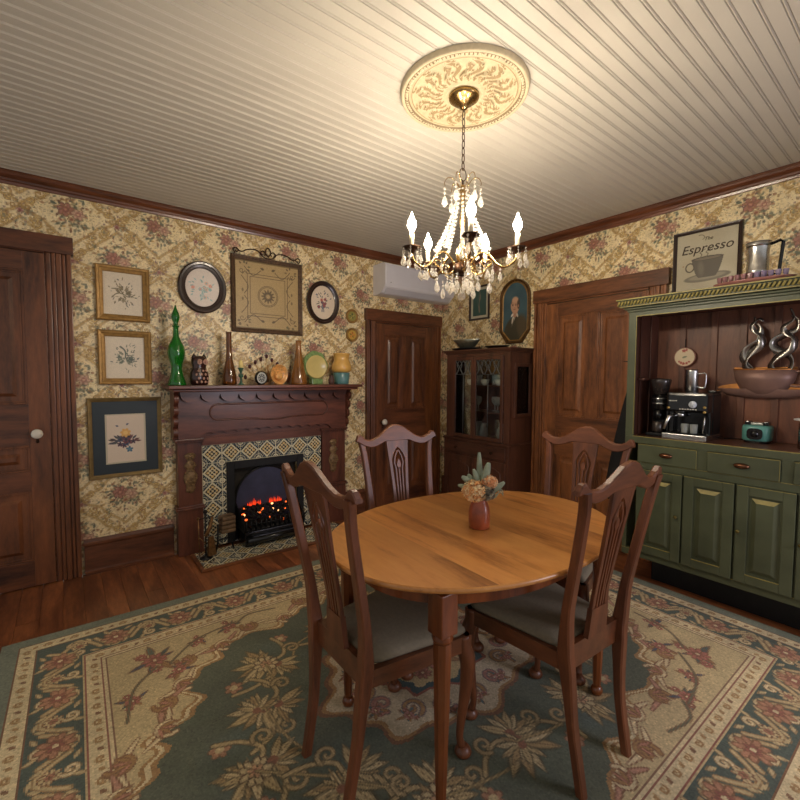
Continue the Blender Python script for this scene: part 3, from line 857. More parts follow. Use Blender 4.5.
# long panel with rounded ends and ogee lower edge, drawn as a thin raised bead
g = G(); P = []
xa, xb_, za, zb = .86, 1.86, 1.015, 1.135
R = (zb - za) / 2
for i in range(13): a = PI / 2 + PI * i / 12; P.append((xa + R + R * math.cos(a), (za + zb) / 2 + R * math.sin(a)))
for i in range(1, 30):
    u = i / 30; P.append((xa + R + (xb_ - xa - 2 * R) * u, za - .018 * math.exp(-((u - .5) / .16) ** 2)))
for i in range(13): a = -PI / 2 + PI * i / 12; P.append((xb_ - R + R * math.cos(a), (za + zb) / 2 + R * math.sin(a)))
g.tube([(p[0], FY - .029, p[1]) for p in P], .0075, 8, closed=True)
g.build('panel_bead', bpy.data.materials['mahogany_upright'], mroot)
# scrolled brackets at both ends of the frieze, under the shelf
for k, (xs_, s) in enumerate(((FX0 - .001, -1), (FX1 + .001, 1))):
    prof_ = [(YA - .003, .885), (FY - .01, .885)]
    for j in range(4):
        z0 = .90 + j * .083
        for i in range(9):
            a = -PI / 2 + PI * i / 8
            prof_.append((FY - .012 - .016 * j - .026 * math.cos(a), z0 + .034 + .034 * math.sin(a)))
        prof_.append((FY - .018 - .016 * j, z0 + .074))
    prof_ += [(FY - .09, SH - .047), (YA - .003, SH - .047)]
    g = G(); g.prism(prof_, xs_, xs_ + s * .03, plane='yz'); g.build('bracket', M['mantel_z'], mroot)
# carved applied ornaments on the pilasters
def ornament(xc, z0, z1, parent):
    g = G(); H_ = z1 - z0; r = random.Random(2)
    prof_ = [(.10, 0), (.26, .05), (.34, .12), (.30, .2), (.44, .3), (.5, .42), (.40, .5), (.26, .56), (.30, .62), (.46, .68), (.3, .76), (.18, .8), (.34, .88), (.42, .94), (.2, 1.0)]
    W_ = .10
    vs = []
    prof2 = [(max(.004, a * W_), b * H_) for a, b in prof_]
    g.T = Matrix.Translation((xc, FY - .001, z0)) @ Matrix.Diagonal((1, .32, 1, 1))
    g.lathe(prof2, seg=14)
    g.T = Matrix.Translation((xc, FY - .010, z0))
    for k in range(26):
        zz = r.uniform(.05, .95) * H_; q = r.choice([-1, 1]) * r.uniform(.1, .9)
        ww = np.interp(zz / H_, [b for a, b in prof_], [a for a, b in prof_]) * W_
        g.ball((q * ww, -.004, zz), r.uniform(.006, .013), sy=.6, seg=8, rings=5)
    return g.build('carved_ornament', plain('carved_ornament_bronze', (128, 102, 70), .45, .3, var=.4, scale=60) if 'carved_ornament_bronze' not in bpy.data.materials else bpy.data.materials['carved_ornament_bronze'], parent)
ornament(.722, .47, .775, mroot); ornament(1.935, .47, .775, mroot)

# tiles
def tile_canvas(w, h, u0, v0, ts=.1457, res=.0042):
    c = Canvas(w, h, res, (0, 0, 0))
    X, Y = np.meshgrid((np.arange(c.nx) + .5) * c.dx + u0, (np.arange(c.ny) + .5) * c.dy + v0)
    a = (X / ts) % 1 - .5; b = (Y / ts) % 1 - .5
    navy, cream, ochre, grey = np.array((18, 25, 36.)), np.array((222, 214, 184.)), np.array((196, 168, 112.)), np.array((128, 138, 140.))
    d = np.abs(a) + np.abs(b); out = np.empty(X.shape + (3,)); out[:] = navy
    aa, bb = np.abs(a), np.abs(b)
    rc = np.hypot(.5 - aa, .5 - bb)
    def put(m, col): out[m] = col
    put(((rc * 11 + np.arctan2(.5 - aa, .5 - bb) * 2.2) % 1 < .26) & (d > .5), grey * 1.25)
    put((np.abs(rc - .25) < .022) & (d > .5), cream * .85); put((np.abs(rc - .12) < .035), cream)
    put(d < .49, cream); put(d < .375, np.array((58, 52, 46.)))
    q = np.hypot((aa + bb) * 1.0, (aa - bb) * 1.0)
    put((d < .385) & ((np.hypot(aa - .12, bb - .12) < .062) | (np.hypot(aa - .22, bb) < .07) | (np.hypot(aa, bb - .22) < .07) | (np.hypot(aa, bb) < .06)), ochre * 1.12)
    put((d < .385) & ((np.abs(aa - bb) < .018) | (np.abs(aa + bb - .2) < .02)), cream)
    put((np.maximum(aa, bb) > .478), cream * .95); put((np.abs(np.minimum(aa, bb)) < .02) & (d > .45), cream)
    c.a = out
    return c
M['tile'] = painted('glazed_tile', .22, 60, .05, .05, coat=.3)
tx0, tx1, tz1 = .807, 1.813, .821
fx0, fx1, fz = .985, 1.640, .672
cv = tile_canvas(tx1 - tx0, tz1 - .021, 0, (.1457 - (tz1 - .021) % .1457))
ts_ = grid_object('tile_surround', cv, lambda u, v, h: (tx0 + u, np.full_like(u, FY + .012), .021 + v), M['tile'], mroot, keep=lambda u, v: ~((u + tx0 > fx0) & (u + tx0 < fx1) & (v + .021 < fz)),
                  back=([(tx0, FY + .03, .021), (fx0, FY + .03, .021), (fx0, FY + .03, tz1), (tx0, FY + .03, tz1), (fx1, FY + .03, .021), (tx1, FY + .03, .021), (tx1, FY + .03, tz1), (fx1, FY + .03, tz1)], [(0, 3, 2, 1), (4, 7, 6, 5)]))
hx0, hx1, hy0, hy1 = .70, 1.93, 3.10, FY - .05
hr = thing('hearth', 'low tiled hearth slab edged with a wooden strip before the fireplace', 'hearth', (0, 0, 0))
cv = tile_canvas(hx1 - hx0 - .05, hy1 - hy0 - .025, .04, .06)
bkv = [(hx0 + .025, hy0 + .025, .001), (hx1 - .025, hy0 + .025, .001), (hx1 - .025, hy1, .001), (hx0 + .025, hy1, .001), (hx0 + .025, hy0 + .025, .019), (hx1 - .025, hy0 + .025, .019), (hx1 - .025, hy1, .019), (hx0 + .025, hy1, .019)]
grid_object('hearth_tiles', cv, lambda u, v, h: (hx0 + .025 + u, hy0 + .025 + v, np.full_like(u, .019)), M['tile'], hr, back=(bkv, [(0, 3, 2, 1), (0, 1, 5, 4), (1, 2, 6, 5), (2, 3, 7, 6), (3, 0, 4, 7)]))
g = G(); g.box(hx0, hx1, hy0, hy0 + .024, .001, .021, .004); g.box(hx0, hx0 + .024, hy0 + .0245, hy1, .001, .021, .004); g.box(hx1 - .024, hx1, hy0 + .0245, hy1, .001, .021, .004)
g.build('edging', M['door2_x'], hr)

# firebox frame, lining, electric log insert
fr = thing('firebox', 'black firebox frame and lining set in the tile surround', 'firebox', (0, 0, 0))
g = G(); yf = FY + .002
g.box(fx0, fx0 + .06, yf, yf + .012, .022, fz, .003); g.box(fx1 - .06, fx1, yf, yf + .012, .022, fz, .003); g.box(fx0 + .0605, fx1 - .0605, yf, yf + .012, fz - .062, fz, .003)
g.build('front_frame', M['blackmatt'], fr)
g = G(); g.box(fx0 + .05, fx1 - .05, YA - .008, YA - .004, .022, fz - .04); g.build('lining', plain('dark_fireback', (40, 36, 30), .8, var=.3), fr)
ins = thing('electric_fire', 'black electric fire insert with arched back and glowing coals', 'electric heater', (1.3125, 3.42, .022))
g = G()                                            # arched back plate
P = [(-.255, .0)] + [(.255 * math.cos(PI - PI * i / 24), .30 + .275 * math.sin(PI * i / 24)) for i in range(25)] + [(.255, .0)]
g.prism(P, .112, .120); g.build('arched_back', plain('blue_black_fire_back', (62, 64, 88), .45, .2, var=.25, scale=9), ins)
g = G(); g.tube([(p[0], .108, p[1]) for p in P], .008, 8); g.build('arch_rim', M['iron'], ins)
g = G(); g.box(-.245, .245, -.10, .10, .0, .11, .006); g.box(-.20, .20, -.135, -.10, .02, .085, .006)
g.tube([(-.235, -.128, .052), (.235, -.128, .052)], .026, 12); g.build('heater_body', M['black'], ins)
g = G(); r = random.Random(8)                       # basket bars
for i in range(13):
    x_ = -.235 + i * .47 / 12
    g.tube([(x_, -.075, .11), (x_, -.105, .16), (x_, -.095, .205)], [.007, .010, .005], 8)
g.tube([(-.245, -.08, .118), (.245, -.08, .118)], .007, 8); g.tube([(-.245, -.098, .165), (.245, -.098, .165)], .005, 8)
for s in (-1, 1):
    g.prism([(-.1, .11), (.10, .11), (.10, .30), (-.1, .18)], s * .247, s * .255, plane='yz')
g.build('fire_basket', M['iron'], ins)
coal = plain('black_coal', (20, 16, 15), .7, var=.5, scale=60)
emb = glowing('glowing_coal', (255, 104, 44), 1.6); emb2 = glowing('hot_coal', (255, 176, 110), 3.0)
gc, ge, gh = G(), G(), G()
for k in range(260):
    x_, y_ = r.uniform(-.225, .225), r.uniform(-.085, .085)
    z_ = .145 + (y_ + .085) / .17 * .115 + r.uniform(-.01, .012); rr = r.uniform(.009, .017)
    q = r.random()
    (gc if q < .90 else (ge if q < .955 else gh)).ball((x_, y_, z_), rr if q < .90 else rr * .75, sx=r.uniform(.7, 1.3), sz=r.uniform(.6, 1), seg=6, rings=4)
gc.box(-.23, .23, -.085, .09, .11, .14)
bed = gc.build('coal_bed', coal, ins); bed['kind'] = 'stuff'; ge.build('ember', emb, bed)['kind'] = 'stuff'; gh.build('hot_ember', emb2, bed)['kind'] = 'stuff'
fl = G()
for cx_ in (-.105, .075):
    for k in range(9):
        x_ = cx_ + (k - 4) * .013 + r.uniform(-.003, .003); h_ = r.uniform(.03, .07) * (1 - abs(k - 4) * .10)
        fl.lathe([(.0055, 0), (.0055, h_ * .25), (.0022, h_ * .7), (.0001, h_)], (x_, .094, .262), seg=6)
fl.build('flame', glowing('red_flame', (255, 66, 30), 1.1), ins)['kind'] = 'stuff'
# ------------------------------------------------------------------ dining table
TC = (1.31, 1.168); TA, TB, TN = .635, .458, 2.12
def oval(a, b, n=96, p=TN):
    out = []
    for i in range(n):
        t = 2 * PI * i / n; c, s = math.cos(t), math.sin(t)
        out.append((a * math.copysign(abs(c) ** (2 / p), c), b * math.copysign(abs(s) ** (2 / p), s)))
    return out
tb = thing('dining_table', 'oval honey-brown wooden dining table with plank top on slender legs', 'table', (TC[0], TC[1], .0095), math.radians(-1.5))
g = G(); r = random.Random(21)
zt_, th_ = .7405, .026
xs = [-TA + .004]; x_ = -TA + .04
while x_ < TA - .02:
    xs.append(x_); x_ += r.uniform(.075, .105)
xs.append(TA - .004)
ta, tbb = TA - .006, TB - .006
fy = lambda x: tbb * max(0, 1 - abs(x / ta) ** TN) ** (1 / TN)
for a, b in zip(xs[:-1], xs[1:]):
    m = 7; up = [(a + (b - a) * i / m) for i in range(m + 1)]
    up = [max(-ta, min(ta, u)) for u in up]
    poly = [(u, fy(u), zt_) for u in up] + [(u, -fy(u), zt_) for u in reversed(up)]
    g.add(poly, [tuple(range(len(poly) - 1, -1, -1))], tone=r.uniform(.3, .75))
rings = []
for ins, z_ in ((.006, zt_), (.0015, zt_ - .003), (0, zt_ - .009), (.003, zt_ - .016), (.012, zt_ - .021), (.02, zt_ - th_), (.09, zt_ - th_)):
    rings.append([(x, y, z_) for x, y in oval(TA - ins, TB - ins)])
g.loft(rings, smooth=True)
n0 = len(rings[-1]); g.add(rings[-1], [tuple(range(n0))])
g.build('tabletop', M['table'], tb, recalc=True)
g = G()
o1 = oval(TA - .105, TB - .09); o2 = oval(TA - .127, TB - .112)
g.loft([[(x, y, .645) for x, y in o2], [(x, y, .645) for x, y in o1], [(x, y, .7135) for x, y in o1], [(x, y, .7135) for x, y in o2], [(x, y, .645) for x, y in o2]], smooth=False)
g.build('apron', M['table_z'], tb)
def table_leg(x, y):
    g = G(); g.T = Matrix.Translation((x, y, 0))
    g.box(-.032, .032, -.032, .032, .585, .714, .004)
    g.lathe([(.028, .56), (.030, .565), (.033, .573), (.028, .580), (.030, .585)], seg=16)
    g.lathe([(.013, .03), (.016, .05), (.0195, .16), (.0245, .34), (.0285, .53), (.0285, .56)], seg=8, smooth=False, a0=PI / 8)
    g.lathe([(.014, .0), (.021, .004), (.025, .018), (.020, .032), (.012, .040)], seg=14)
    return g.build('leg', M['table_z'], tb)
for sx in (-1, 1):
    for sy in (-1, 1):
        table_leg(sx * .442, sy * .283)

# ------------------------------------------------------------------ dining chairs
LEAN = [(0, 0), (.2, -.034), (.45, -.052), (.6, -.040), (.75, -.012), (.9, .016), (1.1, .052)]
def lean(z):
    return float(np.interp(z, [a for a, b in LEAN], [b for a, b in LEAN]))
def warp(g):
    g.v = [(x, y + lean(z), z) for x, y, z in g.v]
def bar(g, pts, wx, wy, c=.3):
    """upright bar through (x, z) points, rectangular section with eased corners"""
    rings = []
    for i, (x, z) in enumerate(pts):
        w = wx[i] if isinstance(wx, (list, tuple)) else wx
        d = wy[i] if isinstance(wy, (list, tuple)) else wy
        e = c * min(w, d) / 2
        a, b = w / 2, d / 2
        rings.append([(x - a + e, -b, z), (x + a - e, -b, z), (x + a, -b + e, z), (x + a, b - e, z), (x + a - e, b, z), (x - a + e, b, z), (x - a, b - e, z), (x - a, -b + e, z)])
    g.loft(rings, cap=True)
def make_chair():
    root = thing('dining_chair', 'x', 'chair', (0, 0, 0))
    seatf = plain('grey_green_seat_cloth', (132, 122, 102), .85, var=.08, scale=90, bump=.4, bscale=500)
    for s in (-1, 1):
        g = G()
        P = smooth_path([(s * .138, 0.0), (s * .142, .18), (s * .158, .40), (s * .170, .50), (s * .182, .66), (s * .192, .82), (s * .203, .94), (s * .218, 1.005)], 4)
        n = len(P)
        bar(g, P, [.030 + .006 * math.sin(PI * min(1, i / n * 1.3)) for i in range(n)], [.030 + .018 * math.exp(-((P[i][1] - .43) / .12) ** 2) for i in range(n)])
        warp(g); g.build('rear_post', M['chair_z'], root)
    # crest rail
    top = [(-.246, 1.012), (-.240, 1.030), (-.222, 1.036), (-.206, 1.018), (-.180, 1.006), (-.150, 1.005), (-.115, 1.018), (-.075, 1.046), (-.045, 1.068), (-.022, 1.076), (-.010, 1.080), (0, 1.077)]
    bot = [(-.236, .998), (-.205, .978), (-.170, .966), (-.140, .966), (-.110, .975), (-.080, .988), (-.066, .990), (0, .990)]
    top = top + [(-x, z) for x, z in reversed(top[:-1])]; bot = bot + [(-x, z) for x, z in reversed(bot[:-1])]
    g = G(); nn = 60
    T_ = np.interp(np.linspace(-.246, .246, nn), [p[0] for p in top], [p[1] for p in top]); B_ = np.interp(np.linspace(-.246, .246, nn), [p[0] for p in bot], [p[1] for p in bot])
    rings = []
    for i, x in enumerate(np.linspace(-.246, .246, nn)):
        bow = .016 * (abs(x) / .246) ** 2 * -1 + .004
        t, b = T_[i], min(B_[i], T_[i] - .004)
        if abs(x) < .034:                                      # pierced slot
            pass
        rings.append([(x, -.013 + bow, b + .004), (x, -.010 + bow, b), (x, .010 + bow, b), (x, .013 + bow, b + .004), (x, .013 + bow, t - .006), (x, .008 + bow, t), (x, -.008 + bow, t), (x, -.013 + bow, t - .006)])
    g.loft(rings, cap=True)
    warp(g); crest = g.build('crest_rail', M['chair_x'], root)
    # cut the handle slot through the crest
    me = crest.data
    # splat: pierced, with pointed arch and ribs
    g = G()
    def hx(z): return float(np.interp(z, [.50, .62, .80, .95, 1.0], [.052, .044, .052, .064, .068]))
    for s in (-1, 1):
        P = [(s * (hx(z) - .009), z) for z in (.555, .62, .70, .78, .86, .93, .985)]
        bar(g, P, .019, .013)
        P = [(s * (hx(z) * .33 + .001), z) for z in (.555, .64, .74, .84)]
        P += [(s * .027, .872), (s * .020, .905), (s * .002, .940)]
        bar(g, P, .0095, .012)
        # spandrel above the arch
        poly = [(s * .050, .985), (s * .050, .86), (s * .044, .885), (s * .032, .918), (s * .012, .948), (0, .958), (0, .985)]
        g.prism(poly, -.006, .006)
    bar(g, [(0, .555), (0, .70), (0, .846)], .0085, .012)
    g.prism([(0, .838), (.013, .858), (.009, .878), (0, .892), (-.009, .878), (-.013, .858)], -.006, .006)
    poly = [(-hx(.50) - .004, .468), (hx(.50) + .004, .468), (hx(.5), .50), (hx(.57), .57), (-hx(.57), .57), (-hx(.5), .50)]
    g.prism(poly, -.009, .009)
    g.box(-.066, .066, -.0075, .0075, .975, .992)
    warp(g); g.build('splat', M['chair_z'], root)
    # seat rails
    g = G()
    yb, yf_ = -.052, -.452
    hb, hf = .158, .225
    def quad(a, b, z0, z1, t):                                 # rail between plan points with thickness t
        a, b = Vector(a), Vector(b); d = (b - a).normalized(); nrm = Vector((-d.y, d.x)) * t
        vs = [(p.x, p.y, z) for z in (z0, z1) for p in (a, b, b + nrm, a + nrm)]
        g.add(vs, [(0, 3, 2, 1), (4, 5, 6, 7), (0, 1, 5, 4), (1, 2, 6, 5), (2, 3, 7, 6), (3, 0, 4, 7)])
    quad((hb, yb), (-hb, yb), .385, .468, .022)
    quad((-hb - .008, yb), (-hf, yf_), .392, .448, .024); quad((hf, yf_), (hb + .008, yb), .392, .448, .024); quad((-hf, yf_), (hf, yf_), .392, .448, .024)
    for s in (-1, 1):                                          # shaped brackets beside the front legs
        g.prism([(s * (hf - .03), .393), (s * (hf - .10), .393), (s * (hf - .06), .372), (s * (hf - .035), .345)], yf_ + .002, yf_ + .02)
    g.build('seat_rail', M['chair_y'], root)
    g = G()                                                    # slip seat
    pl_ = [(-hb + .006, yb - .026), (hb - .006, yb - .026), (hf - .008, yf_ + .006), (-hf + .008, yf_ + .006)]
    def inset(P, k, z):
        cx_ = sum(p[0] for p in P) / 4; cy_ = sum(p[1] for p in P) / 4
        out = []
        for i in range(4):
            a, b = Vector(P[i]), Vector(P[(i + 1) % 4])
            for j in range(10):
                q = a.lerp(b, j / 10); dd = Vector((cx_, cy_)) - q
                rr = .012 if j == 0 else 0
                out.append((q.x + dd.normalized().x * (k + rr), q.y + dd.normalized().y * (k + rr), z))
        return out
    g.loft([inset(pl_, .004, .4485), inset(pl_, 0, .456), inset(pl_, .003, .468), inset(pl_, .018, .478), inset(pl_, .06, .484), inset(pl_, .12, .487)], cap=True, smooth=True)
    g.build('seat', seatf, root)
    for s in (-1, 1):
        g = G()
        P = smooth_path([(s * .206, -.430, .447), (s * .208, -.433, .40), (s * .214, -.446, .345), (s * .209, -.443, .25), (s * .201, -.433, .15), (s * .197, -.427, .075), (s * .200, -.434, .038)], 4)
        R = np.interp(np.linspace(0, 1, len(P)), [0, .15, .3, .5, .68, .86, 1], [.024, .026, .029, .022, .0155, .0125, .015])
        g.tube(P, list(R), 12)
        g.lathe([(.016, .0), (.027, .004), (.031, .014), (.026, .026), (.014, .040)], (s * .202, -.440, 0), seg=16)
        g.build('front_leg', M['chair_z'], root)
    g = G()                                                    # stretchers
    for s in (-1, 1):
        g.tube([(s * .145, -.036, .165), (s * .172, -.24, .168), (s * .203, -.432, .165)], [.007, .011, .007], 10)
    g.tube([(-.172, -.235, .168), (0, -.235, .168), (.172, -.235, .168)], [.007, .011, .007], 10)
    None
    return root
chair = make_chair()
G4 = 'dining chairs around the oval table'
spots = [((.638, 1.215), 90 + 0, 'dark dining chair at the end of the table nearest the fireplace side, back to the viewer'),
         ((1.405, .666), 180 - 3, 'dining chair in front of the green hutch, its back cutting across the tabletop edge'),
         ((1.432, 1.845), -8.6, 'pinkish-lit dining chair across the table before the narrow closed door'),
         ((2.165, 1.195), -85, 'orange-lit dining chair at the far end of the table near the china cabinet')]
labels = ['dark dining chair nearest the viewer on the fireplace side of the table',
          'dark dining chair whose back stands between table and green hutch doors',
          'rosy brown dining chair across the table, in front of the narrow door',
          'warm orange-brown dining chair at the far table end beside the hutch']
for k, ((x, y), a, _) in enumerate(spots):
    o = chair if k == 0 else copy_tree(chair)
    o.location = (x, y, .0095); o.rotation_euler = (0, 0, math.radians(a))
    tag(o, labels[k], 'chair', G4)

# ------------------------------------------------------------------ vase with dried flowers
vs_ = thing('flower_vase', 'small brown clay vase with dried peach flowers on the table', 'vase', (1.291, 1.14, .7505), math.radians(-37.9))
g = G(); g.lathe([(.036, 0), (.041, .004), (.043, .03), (.0425, .065), (.038, .088), (.030, .104), (.027, .112), (.029, .118), (.024, .118), (.023, .108), (.020, .06), (.0001, .055)], seg=28)
g.build('vase', plain('glazed_clay', (160, 84, 54), .32, var=.35, scale=18, coat=.3, bump=.05), vs_)
r = random.Random(4)
def bloom(cx, cy, cz, R, cols, name, n, sq=.85):
    for q, (col, nm) in enumerate(cols):
        g = G()
        for k in range(n):
            th = math.acos(1 - 2 * r.random()); ph = 2 * PI * r.random(); d = Vector((math.sin(th) * math.cos(ph), math.sin(th) * math.sin(ph), math.cos(th)))
            c = Vector((cx, cy, cz)) + Vector((d.x * R, d.y * R, d.z * R * sq)) * r.uniform(.82, 1.08)
            t1 = d.orthogonal().normalized(); t2 = d.cross(t1)
            a0 = r.uniform(0, 6.3); s_ = R * r.uniform(.17, .25)
            for p in range(4):
                a = a0 + p * PI / 2
                u = t1 * math.cos(a) + t2 * math.sin(a); w = t1 * -math.sin(a) + t2 * math.cos(a)
                v = [c, c + u * s_ * .6 + w * s_ * .42 + d * s_ * .2, c + u * s_ + d * s_ * .45, c + u * s_ * .6 - w * s_ * .42 + d * s_ * .2]
                g.add([tuple(x) for x in v] + [tuple(x - d * .0012) for x in v], [(0, 1, 2, 3), (7, 6, 5, 4), (0, 4, 5, 1), (1, 5, 6, 2), (2, 6, 7, 3), (3, 7, 4, 0)])
        if q == 0: g.ball((cx, cy, cz), R * .72, seg=10, rings=7)
        o = g.build(name, plain(nm, col, .8, var=.25, scale=120), vs_)
        o['kind'] = 'stuff'
bloom(-.024, -.012, .150, .044, [((232, 172, 112), 'peach_petal'), ((250, 214, 166), 'pale_peach_petal')], 'dried_bloom', 130)
bloom(.038, -.006, .186, .029, [((236, 170, 120), 'apricot_petal'), ((250, 208, 168), 'pale_apricot_petal')], 'dried_bloom', 90)
bloom(.022, -.014, .144, .034, [((112, 106, 92), 'grey_bloom'), ((168, 160, 136), 'pale_grey_bloom')], 'grey_seed_head', 90)
lf = plain('felted_grey_green_leaf', (150, 164, 142), .8, var=.12, scale=50, bump=.3)
def leaf3(p0, p1, w, name='leaf', bend=.0):
    g = G(); p0, p1 = Vector(p0), Vector(p1); d = p1 - p0; n = 9; side = Vector((1, 0, 0)) if abs(d.normalized().x) < .7 else Vector((0, 0, 1))
    side = (side - d.normalized() * side.dot(d.normalized())).normalized(); nr = d.normalized().cross(side)
    rings = []
    for i in range(n + 1):
        t = i / n; c = p0 + d * t + nr * bend * math.sin(PI * t); ww = w * max(.06, math.sin(PI * (.05 + .90 * t)) ** .5)
        rings.append([tuple(c + side * ww * math.cos(a) + nr * (.0022 * math.sin(a) + .25 * ww * abs(math.cos(a)))) for a in [2 * PI * k / 8 for k in range(8)]])
    g.loft(rings, cap=True, smooth=True); return g.build(name, lf, vs_)
leaf3((.008, .0, .12), (-.004, .0, .302), .0125, bend=.012); leaf3((.010, 0, .16), (.034, -.005, .262), .016, bend=-.006); leaf3((.004, .0, .15), (-.026, -.004, .236), .0115)
leaf3((-.01, .01, .165), (-.072, .0, .205), .013); leaf3((-.01, .01, .160), (-.046, .01, .212), .012); leaf3((.03, .0, .13), (.098, .0, .184), .013); leaf3((-.02, .012, .15), (-.085, .01, .168), .010)
g = G()
for q in range(3):
    g.tube(smooth_path([(.03, -.01, .13), (.06, -.01, .135 - q * .006), (.08, -.012, .145 + q * .006), (.092, -.01, .13 + q * .008)], 5), .0016, 6)
g.build('sprig', lf, vs_)
g = G()
for q in range(4): g.tube([(-.01 + q * .008, 0, .07), (-.02 + q * .014, 0, .125)], .0025, 6)
g.build('stem', lf, vs_)

# ------------------------------------------------------------------ ceiling medallion and chandelier
CX, CY = 1.395, 1.353
def medallion():
    NR, NT = 74, 288
    Rm = .275
    vs = []; fs = []
    def h(rr, t):
        q = rr / Rm
        z = .010
        if q > .965: return .022 * math.sqrt(max(0, 1 - ((q - .965) / .035) ** 2))
        if q > .925: return .022 - .004 * (1 - (q - .925) / .04)
        if q > .865: return .016 + .009 * abs(math.sin(t * 45)) * math.sin(PI * (q - .865) / .06)
        if q > .84: return .012
        if q > .30:
            u = (q - .30) / .54
            petals = abs(math.cos(6 * t)) ; lobe = math.sin(PI * u) ** .7
            v = 12 * t + 2.5 * math.sin(u * 7)
            curl = math.sin(v * 2 + 9 * u) * math.sin(u * 14 + 2 * math.cos(12 * t))
            reach = .55 + .42 * petals
            z += (.012 * lobe * max(0, curl) + .006 * lobe * (math.cos(24 * t + 3 * math.sin(8 * u)) > 0.1)) * (1 if u < reach else .15)
            z += .005 * math.exp(-((u - .96) / .03) ** 2)
            return z
        if q > .26: return .018
        return .014
    for i in range(NR + 1):
        rr = Rm * (1 - (1 - i / NR) ** 1.0)
        for k in range(NT):
            t = 2 * PI * k / NT
            vs.append((rr * math.cos(t), rr * math.sin(t), -h(rr, t) if i < NR else 0.0))
    for i in range(NR):
        for k in range(NT):
            fs.append((i * NT + k, i * NT + (k + 1) % NT, (i + 1) * NT + (k + 1) % NT, (i + 1) * NT + k))
    cv = Canvas(NT, NR, 1, (196, 182, 152))
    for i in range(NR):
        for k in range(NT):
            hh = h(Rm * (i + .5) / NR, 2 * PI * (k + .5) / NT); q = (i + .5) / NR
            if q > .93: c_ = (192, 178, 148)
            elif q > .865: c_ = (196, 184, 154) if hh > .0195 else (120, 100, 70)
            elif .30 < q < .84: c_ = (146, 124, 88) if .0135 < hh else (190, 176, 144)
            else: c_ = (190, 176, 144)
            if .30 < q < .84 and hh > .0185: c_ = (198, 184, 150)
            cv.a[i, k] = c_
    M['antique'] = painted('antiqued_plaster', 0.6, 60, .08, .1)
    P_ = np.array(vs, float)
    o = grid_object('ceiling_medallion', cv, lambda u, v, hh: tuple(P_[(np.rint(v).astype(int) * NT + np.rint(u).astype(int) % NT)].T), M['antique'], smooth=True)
    o.location = (CX, CY, ZC - .0013)
    tag(o, 'round cream plaster ceiling medallion with leaf relief above the chandelier', 'ceiling medallion')
medallion()
ch = thing('chandelier', 'five-arm brass chandelier with glass drops and lit candle bulbs', 'chandelier', (CX, CY, 1.69))
Z = lambda z: z - 1.69
g = G(); g.lathe([(.008, Z(2.506)), (.016, Z(2.510)), (.018, Z(2.522)), (.032, Z(2.526)), (.036, Z(2.534)), (.048, Z(2.537)), (.056, Z(2.546)), (.064, Z(2.550)), (.066, Z(2.562))], seg=32); g.build('canopy', M['brass'], ch)
def ring_pts(r1, r2, n=20): return [(r1 * math.cos(2 * PI * i / n), r2 * math.sin(2 * PI * i / n)) for i in range(n)]
g = G(); g.tube([(0, p[0], p[1]) for p in ring_pts(.007, .019, 16)], .0021, 6, closed=True)
link0 = g.build('chain_link', M['brass_dark'], ch); link0.location = (0, 0, Z(2.482))
for k in range(1, 8):
    l = link0.copy(); COL.objects.link(l); l.location = (0, 0, Z(2.482 - k * .0305)); l.rotation_euler = (0, 0, (k % 2) * PI / 2)
g = G(); g.tube([(p[0], 0, p[1] + Z(2.232)) for p in ring_pts(.020, .026, 20)], .0022, 8, closed=True); g.tube([(0, 0, Z(2.205)), (0, 0, Z(2.16))], .004, 8); g.build('top_ring', M['brass_dark'], ch)
g = G(); g.lathe([(.004, Z(2.19)), (.012, Z(2.18)), (.007, Z(2.165)), (.016, Z(2.15)), (.009, Z(2.13)), (.006, Z(2.08)), (.013, Z(2.05)), (.015, Z(2.03)), (.007, Z(2.0)), (.008, Z(1.94)), (.022, Z(1.915)), (.028, Z(1.885)), (.024, Z(1.862)), (.018, Z(1.85))][::-1], seg=20); g.build('stem', M['brass'], ch)
g = G(); g.lathe([(.006, Z(1.795)), (.020, Z(1.80)), (.036, Z(1.806)), (.040, Z(1.82)), (.038, Z(1.845)), (.024, Z(1.852))], seg=24); g.build('hub', M['brass_dark'], ch)
# hooks of the crown
for k in range(6):
    a = 2 * PI * k / 6 + .4; c, s = math.cos(a), math.sin(a)
    P = smooth_path([(.008, 2.15), (.022, 2.185), (.045, 2.215), (.068, 2.217), (.080, 2.198), (.078, 2.183)], 5)
    g = G(); g.tube([(p[0] * c, p[0] * s, Z(p[1])) for p in P], .0018, 6); g.build('crown_hook', M['brass'], ch)
# one crystal drop, then copies
g = G()
g.lathe([(.0001, -.058), (.0045, -.055), (.0085, -.047), (.0070, -.038), (.0030, -.029), (.0001, -.0245)], seg=7, smooth=False)
g.lathe([(.0001, -.0240), (.0045, -.0185), (.0001, -.0130)], seg=6, smooth=False)
g.lathe([(.0001, -.0125), (.0040, -.0070), (.0001, -.0015)], seg=6, smooth=False)
drop_me = g.build('crystal_drop', M['crystal'], ch)
def drop(x, y, z, s=1.0, first=[True]):
    o = drop_me if first[0] else drop_me.copy()
    if not first[0]: COL.objects.link(o)
    first[0] = False
    s *= 1.04; o.location = (x, y, z); o.scale = (s, s, s); o.rotation_euler = (0, 0, rnd.uniform(0, 1))
for k in range(6):
    a = 2 * PI * k / 6 + .4; drop(.079 * math.cos(a), .079 * math.sin(a), Z(2.182), 1.5)
